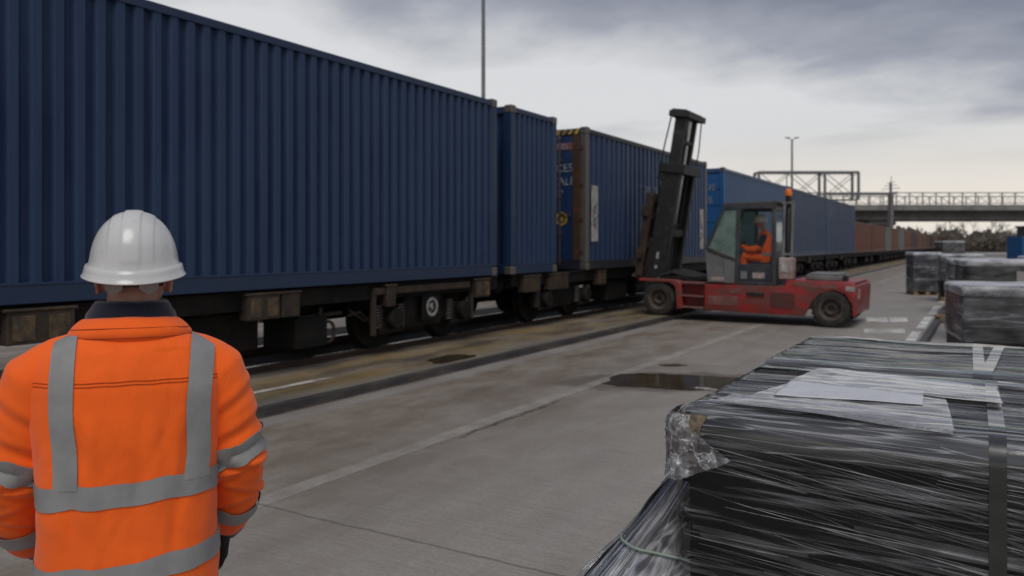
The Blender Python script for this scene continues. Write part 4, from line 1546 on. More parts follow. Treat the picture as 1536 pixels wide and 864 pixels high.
def folds(p, n, s=1.0, arm=False):
    q = Vector(p)
    v = 0
    v += .0085 * mnoise.noise((q.x * 7 + 3, q.y * 7, q.z * 3.2))
    v += .0048 * mnoise.noise((q.x * 16 + q.z * 6, q.y * 14, q.z * 9 + 5))
    v += .0014 * mnoise.noise((q.x * 36, q.y * 30, q.z * 26))
    if not arm:
        # long soft creases from the armpits and down the back
        for (cx, sl, a_) in ((.135, .16, .0085), (-.135, -.16, .0085), (.03, .05, .005), (-.05, -.03, .005), (.09, -.10, .006), (-.10, .12, .006), (.06, .45, .002), (-.08, -.5, .002)):
            d_ = q.x - (cx + sl * (q.z - 1.2))
            v -= a_ * math.exp(-(d_ / .014) ** 2) * max(0, min(1, (1.36 - q.z) * 6)) * max(0, min(1, (q.z - .86) * 4))
    else:
        ax = abs(q.x)
        for (z0, sl, a_, w) in ((1.17, .35, .006, .011), (1.135, -.25, .007, .010), (1.10, .3, .005, .011), (1.055, -.4, .005, .010), (1.22, .5, .004, .013), (1.30, .7, .004, .015), (1.00, .3, .004, .009)):
            d_ = q.z - (z0 + sl * (ax - .24) + .10 * (q.y - .03))
            v -= 1.25 * a_ * math.exp(-(d_ / w) ** 2)
            v += 1.25 * a_ * .7 * math.exp(-((d_ - w * 2) / w) ** 2)
    return v * s


tb = MB().loft(torso_rings())
tme = remesh(tb, .0075, 6)
displace(tme, lambda p, n: folds(p, n) if p.z < 1.45 else folds(p, n, .4))
TB = bvh(tme)
jk = obj_from_mesh('jacket', tme, M['hivis'], wk)
SL = []
for s, A in zip((-1, 1), ARM):
    sb = MB()
    w_ = 1.0 if s > 0 else 1.07
    A2 = [(s * w_ * .130, 0, 1.412), (s * w_ * .183, .006, 1.370), (s * w_ * .219, .018, 1.27), (s * w_ * .250, .028, 1.135), (s * w_ * .248, .085, 1.05), (s * w_ * .234, .150, .960)]
    sb.limb(A2, [.072, .084, .082, .078, .071, .062], 28)
    me = remesh(sb, .0065, 5)
    displace(me, lambda p, n: folds(p, n, 1.0, True))
    SL.append((A2, bvh(me), obj_from_mesh('sleeve', me, M['hivis'], wk)))
    gl_ = MB()
    hand(gl_, (s * .222, .168, .932), (-s * .03, .30, -.95), (-s, .1, 0), (0, 1, .3), 1.07)
    gl_.limb([(s * .226, .160, .962), (s * .222, .170, .925)], [.040, .036], 14)
    obj_from_mesh('glove', remesh(gl_, .0048, 2), M['glove'], wk)
    # navy cuff and wrist
    cf = MB().limb([(s * .238, .135, .980), (s * .230, .172, .928)], [.055, .050], 24)
    cme = remesh(cf, .006, 2)
    displace(cme, lambda p, n: .003 * mnoise.noise((p.x * 30, p.y * 30, p.z * 50)))
    obj_from_mesh('cuff', cme, M['navy'], wk)


def torso_band(z0, z1, sag=0.0, n=96, tilt=0.0, name='reflective_band'):
    rows = []
    for k in range(5):
        row = []
        for j in range(n + 1):
            a = 2 * PI * j / n
            z = z0 + (z1 - z0) * k / 4 + tilt * math.cos(a) + sag * max(0, -math.sin(a)) + .003 * math.sin(5 * a) + .002 * math.sin(11 * a + 1)
            row.append(((.5 * math.cos(a), .5 * math.sin(a), z), (-math.cos(a), -math.sin(a), 0)))
        rows.append(row)
    return build_ribbon(name, ribbon(TB, rows, .0024), M['tape'], jk)


torso_band(1.092, 1.146, 0, tilt=.006)
torso_band(.915, .968, -.008, tilt=.014)
for s in (-1, 1):
    for face in (-1, 1):
        rows = []
        for k in range(4):
            row = []
            for j in range(70):
                f = j / 69
                x = s * (.138 + .014 * f) + (.014 if face < 0 else 0) + (k / 3 - .5) * .053 + .002 * math.sin(f * 9)
                if f < .7:
                    row.append(((x, face * .4, 1.135 + (1.37 - 1.135) * f / .7), (0, -face, 0)))
                else:
                    an = PI / 2 * (f - .7) / .3 * 1.02
                    o_ = Vector((0, face * math.cos(an), math.sin(an)))
                    row.append((Vector((x, 0, 1.37)) + o_ * .4, -o_))
            rows.append(row)
        build_ribbon('reflective_band', ribbon(TB, rows, .0034), M['tape'], jk)


def sleeve_band(i, c0, d, half, tilt):
    A2, tr_, sl = SL[i]
    c0 = Vector(c0); d = Vector(d).normalized()
    a1 = d.cross(Vector((0, 1, 0))).normalized()
    a2 = d.cross(a1)
    rows = []
    for k in range(5):
        row = []
        for j in range(49):
            an = 2 * PI * j / 48
            rad = a1 * math.cos(an) + a2 * math.sin(an)
            c_ = c0 + d * ((k / 4 - .5) * 2 * half + .002 * math.sin(6 * an))
            row.append((c_ + rad * .17, -rad))
        rows.append(row)
    build_ribbon('reflective_band', ribbon(tr_, rows, .0055), M['tape'], sl)


for i, s in ((0, -1), (1, 1)):
    sleeve_band(i, (s * .240, .026, 1.165), (s * .34, .06, -.95), .027, 0)
    sleeve_band(i, (s * .241, .118, 1.003), (-s * .10, .55, -.76), .023, 0)
# yoke seam: double stitched ridge across the back
for z0 in (1.380, 1.372):
    rows = []
    for k in range(2):
        rows.append([((x_ * .01, -.5, z0 + k * .0016 - .00012 * abs(x_) + .0006 * math.sin(x_ * .9)), (0, 1, 0)) for x_ in range(-20, 21)])
    build_ribbon('yoke_seam', ribbon(TB, rows, .0012), M['stitch'], jk, .0016)
# collars: orange stand collar outside, navy fleece inside
col_ = MB().loft([ring(0, .002, 1.466, .136, .108, 56, 2.1, -.02), ring(0, .002, 1.476, .141, .114, 56, 2.1, -.05), ring(0, .002, 1.484, .140, .114, 56, 2.1, -.08), ring(0, .004, 1.498, .130, .104, 56, 2.1, -.10), ring(0, .008, 1.509, .118, .093, 56, 2.1, -.12), ring(0, .010, 1.514, .111, .086, 56, 2.1, -.12), ring(0, .010, 1.510, .103, .079, 56, 2.1, -.08), ring(0, .006, 1.46, .101, .079, 56, 2.1, -.0)])
cm = col_.mesh('jacket_collar', smooth=180)
displace(cm, lambda p, n: .003 * mnoise.noise((p.x * 18, p.y * 18, p.z * 14)))
obj_from_mesh('jacket_collar', cm, M['hivis'], wk)
MB().tube(ring(0, .002, 1.474, .1405, .1135, 56, 2.1, -.04) + ring(0, .002, 1.474, .1405, .1135, 56, 2.1, -.04)[:1], .0019, 6).build('collar_seam', M['stitch'], jk, smooth=180)
MB().tube(ring(0, .003, 1.4915, .1355, .1095, 56, 2.1, -.09) + ring(0, .003, 1.4915, .1355, .1095, 56, 2.1, -.09)[:1], .0011, 6).build('collar_seam', M['stitch'], jk, smooth=180)
nv = MB().loft([ring(0, .008, 1.470, .112, .088, 56, 2.1, -.04), ring(0, .010, 1.498, .112, .086, 56, 2.1, -.04), ring(0, .012, 1.520, .107, .083, 56, 2.1, -.03), ring(0, .013, 1.540, .101, .081, 56, 2.1, -.02), ring(0, .014, 1.549, .095, .078, 56, 2.1, -.02), ring(0, .014, 1.562, .089, .076, 56, 2.1), ring(0, .014, 1.572, .082, .071, 56, 2.1), ring(0, .014, 1.564, .075, .064, 56, 2.1), ring(0, .01, 1.48, .08, .07, 56, 2.1)])
nm = nv.mesh('fleece_collar', smooth=180)
displace(nm, lambda p, n: .004 * mnoise.noise((p.x * 16, p.y * 16, p.z * 22)))
nm.transform(Matrix.Translation((0, 0, -.010)))
obj_from_mesh('fleece_collar', nm, M['navy'], wk)
tr_ = MB()
tr_.loft([ring(0, 0, z, hx, hy, 30, 2.2) for (z, hx, hy) in ((.78, .17, .13), (.86, .178, .135), (.95, .17, .125))])
for s in (-1, 1):
    tr_.limb([(s * .09, 0, .82), (s * .10, .01, .5), (s * .105, -.01, .13)], [.105, .088, .078], 20)
me = remesh(tr_, .010, 3)
displace(me, lambda p, n: .006 * mnoise.noise((p.x * 9, p.y * 9, p.z * 6)))
obj_from_mesh('trousers', me, M['trouser'], wk)
for s in (-1, 1):
    bt = MB().limb([(s * .105, -.015, .20), (s * .105, -.015, .06)], [.062, .06], 16)
    bt.limb([(s * .105, -.04, .05), (s * .108, .10, .045), (s * .11, .17, .038)], [.052, .05, .038], 16)
    bt.box(s * .105 - .05, s * .105 + .05, -.09, .205, .001, .022)
    obj_from_mesh('boot', remesh(bt, .007, 2), M['boot'], wk)

# ---- the driver, seated; forklift looks towards -x so the driver's +y points along world -x
dr = thing('person', 'forklift driver in orange vest and pale helmet, sitting in the cab', 'person', (0, 0, 0), R(90))
fm = Matrix.Translation(fl.location) @ Matrix.Rotation(R(1.3), 4, 'Y')
dr.location = fm @ Vector((.31, -.30, 1.29))
dr.scale = (1.1, 1.1, 1.1)
b = MB()
HD = Matrix.Translation((0, .10, .80)) @ Matrix.Rotation(R(-6), 4, 'X')
head(b, HD)
b.limb([(0, 0, .55), (0, .05, .70)], [.06, .058], 12)
b.loft([ring(0, y_, z, hx, hy, 20, 2.2) for (z, hx, hy, y_) in ((.0, .17, .13, -.04), (.15, .16, .12, -.05), (.35, .17, .12, -.02), (.48, .18, .11, .0), (.56, .10, .08, .01))])
for s in (-1, 1):
    b.limb([(s * .17, 0, .50), (s * .22, .08, .30), (s * .20, .30, .24), (s * .12, .46, .32)], [.055, .05, .042, .032], 12)
    hand(b, (s * .12, .46, .32), (-s * .2, .9, .15), (0, .2, -1), (-s, .1, .2), 1.0)
    b.limb([(s * .09, -.02, .05), (s * .13, .42, .10), (s * .13, .40, -.34)], [.085, .062, .045], 14)
    b.limb([(s * .13, .38, -.36), (s * .13, .52, -.38)], [.045, .04], 10)
obj_from_mesh('body', remesh(b, .0075, 2), M['skin'], dr)
M['hivis2'] = cloth('orange_vest_fabric', (.92, .12, .012))
b = MB().loft([ring(0, y_, z, hx, hy, 28, 2.3) for (z, hx, hy, y_) in ((-.02, .205, .16, -.03), (.15, .20, .155, -.05), (.35, .205, .15, -.02), (.47, .215, .135, .0), (.56, .13, .10, .01), (.62, .085, .075, .02))])
me = remesh(b, .009, 3)
displace(me, lambda p, n: .006 * mnoise.noise((p.x * 10, p.y * 10, p.z * 9)))
DT = bvh(me)
vest = obj_from_mesh('vest', me, M['hivis2'], dr)
for s in (-1, 1):
    b = MB().limb([(s * .17, 0, .48), (s * .225, .07, .32), (s * .228, .10, .28)], [.078, .07, .066], 16)
    obj_from_mesh('upper_sleeve', remesh(b, .01, 2), M['navy'], dr)
    b = MB().limb([(s * .228, .08, .295), (s * .222, .16, .25), (s * .20, .30, .24), (s * .14, .42, .30)], [.070, .070, .06, .048], 16)
    me = remesh(b, .009, 2)
    displace(me, lambda p, n: .006 * mnoise.noise((p.x * 16, p.y * 20, p.z * 16)))
    obj_from_mesh('forearm_sleeve', me, M['hivis2'], dr)
    b = MB().limb([(s * .09, -.04, .06), (s * .135, .40, .11), (s * .13, .41, .02), (s * .13, .40, -.28)], [.105, .088, .085, .075], 18)
    me = remesh(b, .01, 3)
    displace(me, lambda p, n: .006 * mnoise.noise((p.x * 12, p.y * 12, p.z * 12)))
    obj_from_mesh('trouser_leg', me, M['hivis2'], dr)
    b = MB().limb([(s * .13, .37, -.30), (s * .13, .38, -.40), (s * .13, .52, -.42)], [.06, .06, .045], 12)
    obj_from_mesh('boot', remesh(b, .01, 2), M['boot'], dr)
rows = [[((.5 * math.cos(2 * PI * j / 60), .5 * math.sin(2 * PI * j / 60), .12 + k * .015), (-math.cos(2 * PI * j / 60), -math.sin(2 * PI * j / 60), 0)) for j in range(61)] for k in range(5)]
build_ribbon('reflective_band', ribbon(DT, rows, .004), M['tape'], vest)
M['helmet_cream'] = simple('cream_helmet_plastic', (.62, .58, .46), .4, 0, .05, 5)
o = obj_from_mesh('helmet', hl.data.copy(), M['helmet_cream'], dr)
o.data.transform(HD @ Matrix.Translation((0, -.005, .01)) @ HM.inverted())

# ------------------------------------------------------------------ stretch film and bundles
def film(name, cover=.30, streak=.55, axis='xside', white=(.50, .51, .54), scale=1.0, rot=5, rough=.16, bumps=1.0, uv=False):
    """clear stretch film: see-through between the strained streaks, milky where it bunches, glossy and creased"""
    m, t, b = new_mat(name)
    out = m.node_tree.nodes['Material Output']
    if uv:
        P = t.co('UV')
        a = t.noise(t.map(P, (30 * scale, 1.1, 1), (0, 0, R(3))), 1.0, 5, .62, .4)
        c2 = t.noise(t.map(P, (16 * scale, 1.0, 1), (0, 0, R(-7)), (3, 5, 1)), 1.0, 4, .6, .5)
        c3 = t.noise(t.map(P, (48 * scale, 2.2, 1), (0, 0, R(12)), (8, 1, 2)), 1.0, 3, .6)
        big = t.noise(t.map(P, (4, 2.2, 1)), 1.0, 4, .6)
        brk = t.noise(t.map(P, (30, 3, 1)), 1.0, 2)
        und = t.noise(t.map(P, (12, 1, 1)), 1.0, 2)
    else:
        P = t.co()
        nx = t.math('ABSOLUTE', t.sep(t.co('Normal'))[0])
        endf = t.n('ShaderNodeMapRange', {0: nx, 1: .62, 2: .80, 3: 0.0, 4: 1.0})

        def both(sc, f, rt, loc, det, dist):
            u = t.noise(t.map(P, (sc, f, f), (R(rt * .35), R(rt), 0), loc), 1.0, det, .62, dist)
            w = t.noise(t.map(P, (f, sc, f), (R(rt), 0, 0), loc), 1.0, det, .62, dist)
            return t.mix(endf, u, w)
        a = both(.6 * scale, 24 * scale, rot, (0, 0, 0), 2, .25)
        c2 = both(.5 * scale, 13 * scale, -rot * .5, (3, 5, 1), 2, .3)
        c3 = both(.8 * scale, 38 * scale, rot * 1.8, (8, 1, 2), 2, .2)
        brk = both(2.2 * scale, 18 * scale, rot, (2, 7, 3), 2, .2)
        und = both(.8 * scale, 7 * scale, rot * .6, (9, 3, 3), 2, .2)
        big = t.noise(t.map(P, (1.6, 1.6, 3.4)), 1.4 * scale, 5, .62)
    def lines(n_, w):
        return t.ramp(t.math('ABSOLUTE', t.math('SUBTRACT', n_, .5)), (0.0, 1.0), (w, 0.0))
    bg = t.ramp(big, (.36, .15), (.64, 1.25))
    bk = t.ramp(brk, (.40, .05), (.62, 1.0))
    s1 = t.math('MULTIPLY', lines(a, .034), bk)
    s2 = t.math('MULTIPLY', lines(c2, .022), t.ramp(a, (.40, .3), (.6, 1.0)))
    s3 = t.math('MULTIPLY', lines(c3, .040), t.ramp(brk, (.48, .0), (.66, .8)))
    s4 = t.ramp(und, (.64, 0.0), (.84, .12))
    s = t.math('ADD', t.math('ADD', s1, s2), t.math('ADD', s3, s4))
    op = t.math('MULTIPLY', t.math('ADD', t.math('MULTIPLY', s, streak), cover * .2), bg, clamp=True)
    h = t.math('ADD', t.math('MULTIPLY', und, 2.4), t.math('MULTIPLY', s, .12))
    nb = t.bump(h, .45 * bumps, .010)
    df = t.n('ShaderNodeBsdfDiffuse', {'Color': (*white, 1), 'Normal': nb})
    tl_ = t.n('ShaderNodeBsdfTranslucent', {'Color': (*white, 1), 'Normal': nb})
    dm = t.n('ShaderNodeMixShader', {0: .35, 1: df, 2: tl_})
    tr = t.n('ShaderNodeBsdfTransparent', {'Color': (.93, .94, .95, 1)})
    x1 = t.n('ShaderNodeMixShader', {0: op, 1: tr, 2: dm})
    gl = t.n('ShaderNodeBsdfGlossy', {'Color': (1, 1, 1, 1), 'Roughness': rough, 'Normal': nb})
    fr = t.n('ShaderNodeFresnel', {'IOR': 1.46, 'Normal': nb})
    x2 = t.n('ShaderNodeMixShader', {0: t.math('MULTIPLY', fr, .62, clamp=True), 1: x1, 2: gl})
    m.node_tree.links.new(x2, out.inputs[0])
    return m


M['film'] = film('stretch_film', .04, .34, rot=-7, rough=.09)
M['film_skirt'] = film('draped_stretch_film', 1.3, 1.0, uv=True, scale=1.0, white=(.62, .63, .66))
m, t, b = new_mat('crinkled_clear_film')
out = m.node_tree.nodes['Material Output']
P = t.co()
v1 = t.vor(t.map(t.mix(.10, P, t.n('ShaderNodeTexNoise', {'Vector': P, 'Scale': 14.0, 'Detail': 3.0}, out=1)), (1, 1, 1.0), (R(20), R(35), R(10))), 11, 'DISTANCE_TO_EDGE')
n1 = t.noise(P, 11, 4, .6, 1.2)
cre = t.ramp(v1, (0.0, 1.0), (.07, 0.0))
h = t.math('ADD', t.math('MULTIPLY', n1, 1.0), t.math('MULTIPLY', cre, .5))
nb = t.bump(h, .45, .025)
op = t.math('ADD', t.math('ADD', .09, t.ramp(n1, (.50, 0.0), (.66, .30))), t.math('MULTIPLY', cre, .26), clamp=True)
tr = t.n('ShaderNodeBsdfTransparent', {'Color': (.95, .955, .96, 1)})
df = t.n('ShaderNodeBsdfDiffuse', {'Color': (.82, .83, .86, 1), 'Normal': nb})
x1 = t.n('ShaderNodeMixShader', {0: op, 1: tr, 2: df})
gl = t.n('ShaderNodeBsdfGlossy', {'Color': (1, 1, 1, 1), 'Roughness': .13, 'Normal': nb})
fr = t.n('ShaderNodeFresnel', {'IOR': 1.5, 'Normal': nb})
m.node_tree.links.new(t.n('ShaderNodeMixShader', {0: fr, 1: x1, 2: gl}), out.inputs[0])
M['crinkle'] = m
m, t, b = new_mat('smooth_clear_pouch')
out = m.node_tree.nodes['Material Output']
P = t.co()
w1 = t.noise(t.map(P, (3.0, 9, 1), (0, 0, R(12))), 1.2, 3, .5, .8)
w2 = t.noise(t.map(P, (20, 20, 1)), 1.0, 4, .6, 1.0)
nb = t.bump(t.math('ADD', w1, t.math('MULTIPLY', w2, .15)), .30, .010)
op = t.math('ADD', .24, t.math('ADD', t.ramp(w1, (.54, 0.0), (.74, .25)), t.ramp(t.math('ABSOLUTE', t.math('SUBTRACT', w2, .5)), (0.0, .3), (.015, 0.0))))
tr = t.n('ShaderNodeBsdfTransparent', {'Color': (.94, .945, .95, 1)})
df = t.n('ShaderNodeBsdfDiffuse', {'Color': (.60, .60, .62, 1), 'Normal': nb})
x1 = t.n('ShaderNodeMixShader', {0: op, 1: tr, 2: df})
gl = t.n('ShaderNodeBsdfGlossy', {'Color': (1, 1, 1, 1), 'Roughness': .09, 'Normal': nb})
fr = t.n('ShaderNodeFresnel', {'IOR': 1.5, 'Normal': nb})
m.node_tree.links.new(t.n('ShaderNodeMixShader', {0: fr, 1: x1, 2: gl}), out.inputs[0])
M['pouch'] = m
m, t, b = new_mat('milky_sheen_film')  # milky layer whose paleness stands for sheen on the rounded top edges
out = m.node_tree.nodes['Material Output']
P = t.co()
w1 = t.noise(t.map(P, (1.2, 16, 16)), 1.0, 3, .55, .5)
w2 = t.noise(t.map(P, (2.0, 46, 46), (0, 0, .03)), 1.0, 2, .55, .3)
nb = t.bump(w1, .35, .010)
op = t.math('ADD', t.ramp(w1, (.44, .01), (.74, .18)), t.ramp(t.math('ABSOLUTE', t.math('SUBTRACT', w2, .5)), (0.0, .35), (.05, 0.0)))
tr = t.n('ShaderNodeBsdfTransparent', {'Color': (.94, .945, .95, 1)})
df = t.n('ShaderNodeBsdfDiffuse', {'Color': (.62, .63, .66, 1), 'Normal': nb})
x1 = t.n('ShaderNodeMixShader', {0: op, 1: tr, 2: df})
gl = t.n('ShaderNodeBsdfGlossy', {'Color': (1, 1, 1, 1), 'Roughness': .10, 'Normal': nb})
fr = t.n('ShaderNodeFresnel', {'IOR': 1.5, 'Normal': nb})
m.node_tree.links.new(t.n('ShaderNodeMixShader', {0: fr, 1: x1, 2: gl}), out.inputs[0])
M['edge_sheen'] = m
M['slat'] = simple('black_plastic_section', (.006, .006, .007), .34, 0, .3, 4, dirt=(.008, .0075, .007), dirt_amt=.4, spec=.15, bump=.12, bscale=40, stretch=(.3, 3, 3))
M['pet'] = simple('grey_green_strapping_band', (.011, .0125, .012), .24, 0, .12, 6, bump=.25, bscale=320, dirt=(.024, .024, .023), dirt_amt=.4)
M['pet'].node_tree.nodes['Principled BSDF'].inputs['Coat Weight'].default_value = 1.0
M['pet'].node_tree.nodes['Principled BSDF'].inputs['Coat Roughness'].default_value = .16
M['cordgreen'] = simple('thin_green_cord', (.16, .22, .18), .5, 0, .2, 30)
M['cordblack'] = simple('thin_black_cord', (.012, .012, .012), .5, 0, .2, 30)
m, t, b = new_mat('creased_paper_label')
P = t.co()
x, y_, z = t.sep(P)
n = t.noise(P, 6, 5, .6)
rows_ = t.math('FRACT', t.math('MULTIPLY', y_, 42.0))
txt = t.math('MULTIPLY', t.band(rows_, .25, .6, .1), t.ramp(t.noise(t.map(P, (60, 14, 1)), 1.0, 3, .6), (.54, 0.0), (.64, 1.0)))
c = t.ramp(n, (.3, (.48, .49, .53)), (.7, (.59, .595, .63)))
put(t, b, col=t.mix(t.math('MULTIPLY', txt, .40), c, (.25, .26, .29)), rough=.33, normal=t.bump(t.noise(t.map(P, (3, 9, 1)), 5, 4, .6), .35, .008), spec=.5)
M['paper'] = m
M['card'] = simple('brown_corner_board', (.24, .18, .115), .85, 0, .35, 30, dirt=(.05, .04, .03), dirt_amt=1.2)
M['wood'] = simple('pale_pallet_wood', (.30, .20, .11), .8, 0, .3, 4, dirt=(.12, .085, .05), dirt_amt=.8, stretch=(1, 8, 8))
M['black_load'] = simple('black_wrapped_load', (.006, .006, .0065), .45, 0, .3, 4, spec=.2)


def rbox(x0, x1, y0, y1, z0, z1, r, nx, ny, nz, amp=None, skip_bottom=True):
    """rounded box skin as fine grids, optionally dimpled by amp(point, normal)"""
    mb = MB()
    lo = Vector((x0 + r, y0 + r, z0 + r)); hi = Vector((x1 - r, y1 - r, z1 - r))

    def pr(p):
        q = Vector((min(max(p[0], lo.x), hi.x), min(max(p[1], lo.y), hi.y), min(max(p[2], lo.z), hi.z)))
        d = Vector(p) - q
        n = d.normalized() if d.length > 1e-9 else Vector((0, 0, 1))
        p2 = q + n * r
        if amp:
            p2 = p2 + n * amp(p2, n)
        return p2

    def lin(a, b_, f):
        # denser near the ends, so the rounding is smooth
        g = .5 - .5 * math.cos(PI * f)
        return a + (b_ - a) * (f * .6 + g * .4)
    mb.grid(lambda f, g: pr((lin(x0, x1, f), y0, lin(z0, z1, g))), nx, nz)
    mb.grid(lambda f, g: pr((lin(x1, x0, f), y1, lin(z0, z1, g))), nx, nz)
    mb.grid(lambda f, g: pr((x0, lin(y1, y0, f), lin(z0, z1, g))), ny, nz)
    mb.grid(lambda f, g: pr((x1, lin(y0, y1, f), lin(z0, z1, g))), ny, nz)
    mb.grid(lambda f, g: pr((lin(x0, x1, f), lin(y0, y1, g), z1)), nx, ny)
    if not skip_bottom:
        mb.grid(lambda f, g: pr((lin(x0, x1, f), lin(y1, y0, g), z0)), nx, ny)
    return mb


def weld(me, d=.0004):
    bm = bmesh.new()
    bm.from_mesh(me)
    bmesh.ops.remove_doubles(bm, verts=bm.verts, dist=d)
    bm.to_mesh(me)
    bm.free()
    me.shade_smooth()
    return me


def section_bundle(x0, x1, y0, y1, z0, z1, seed, r=.06):
    """black lengths lying along x, packed to a rounded stack; uneven ends, sags and gaps"""
    rn = random.Random(seed)
    mb = MB()
    spots = []
    ny = int((y1 - y0) / .038)
    for i in range(ny):
        yy = y0 + .02 + (y1 - y0 - .04) * i / (ny - 1)
        ed = min(yy - y0, y1 - yy)
        dz = r - math.sqrt(max(0, r * r - max(0, r - ed) ** 2))
        spots.append((yy, z1 - .018 - dz, 0))
    nz = int((z1 - z0) / .034)
    for i in range(nz):
        zz = z0 + .03 + (z1 - z0 - .07) * i / (nz - 1)
        if zz > z1 - .06:
            spots.append((y0 + .03, zz, 1))
            spots.append((y1 - .03, zz, 1))
    for i in range(1, ny - 1, 1):
        for zz in (z0 + .05, z0 + (z1 - z0) * .3, z0 + (z1 - z0) * .55, z1 - .14, z1 - .07):
            spots.append((y0 + .02 + (y1 - y0 - .04) * i / (ny - 1), zz + rn.uniform(-.02, .02), 2))
    for (yy, zz, kd) in spots:
        cut = r - math.sqrt(max(0, r * r - max(0, r - (z1 - zz)) ** 2))
        a = x0 + cut + rn.uniform(.005, .03)
        b_ = x1 - cut - rn.uniform(.0, .05)
        if kd == 2:
            b_ = a + .12
        n = 14 if kd < 2 else 1
        w = rn.uniform(.013, .019)
        hh = rn.uniform(.011, .017)
        ph = rn.uniform(0, 9)
        rings = []
        for k in range(n + 1):
            xx = a + (b_ - a) * k / n
            dy = .007 * mnoise.noise((xx * 1.3, ph, 1)) * (kd != 1)
            dz = .007 * mnoise.noise((xx * 1.5, ph, 5))
            c_ = (yy + dy, zz + dz)
            rings.append([(xx, c_[0] - w, c_[1] - hh * .6), (xx, c_[0] - w * .7, c_[1] - hh), (xx, c_[0] + w * .7, c_[1] - hh), (xx, c_[0] + w, c_[1] - hh * .6), (xx, c_[0] + w, c_[1] + hh * .6), (xx, c_[0] + w * .7, c_[1] + hh), (xx, c_[0] - w * .7, c_[1] + hh), (xx, c_[0] - w, c_[1] + hh * .6)])
        mb.loft(rings)
    mb.box(x0 + .05, x1 - .05, y0 + .008, y1 - .008, z0 + .01, z1 - .065)
    return mb


def film_amp(seed, s=1.0):
    def f(p, n):
        if abs(n.x) > .7:
            q = (p.x * 30 + seed, p.y * 1.6, p.z * 30)
            q2 = (p.x * 60 + seed, p.y * 3, p.z * 70)
        else:
            q = (p.x * 1.4 + seed, p.y * 26 - p.x * 1.5, p.z * 26 + p.x * 1.8)
            q2 = (p.x * 2.6, p.y * 60 + p.x * 3 + seed, p.z * 60 - p.x * 4)
        k = s * (.35 if abs(n.y) > .6 else 1.0)
        return k * (.006 * mnoise.noise(q) + .0022 * mnoise.noise(q2)) + s * (.007 * mnoise.noise((p.x * 3, p.y * 3 + seed, p.z * 3)))
    return f


def strap(par, tree, pts_dirs, w, mat, name='strap', off=.004):
    rows = []
    for s in (-.5, .5):
        rows.append([(Vector(o) + Vector(sd) * w * s, d) for (o, d, sd) in pts_dirs])
    return build_ribbon(name, ribbon(tree, rows, off), mat, par, .0018)


def milky(name, amount, col=(.60, .61, .64)):
    m, t, b = new_mat(name)
    out = m.node_tree.nodes['Material Output']
    n = t.noise(t.map(t.co(), (7, 7, 7)), 1.0, 3, .6)
    tr = t.n('ShaderNodeBsdfTransparent')
    df = t.n('ShaderNodeBsdfDiffuse', {'Color': (*col, 1)})
    gl = t.n('ShaderNodeBsdfGlossy', {'Color': (1, 1, 1, 1), 'Roughness': .22})
    x1 = t.n('ShaderNodeMixShader', {0: t.ramp(n, (.35, amount * .35), (.65, amount)), 1: tr, 2: t.n('ShaderNodeMixShader', {0: .22, 1: df, 2: gl})})
    m.node_tree.links.new(x1, out.inputs[0])
    return m


M['line_thin'] = milky('fine_film_line', .26)
M['line_mid'] = milky('film_line', .62)
M['line_milk'] = milky('gathered_film', .13)


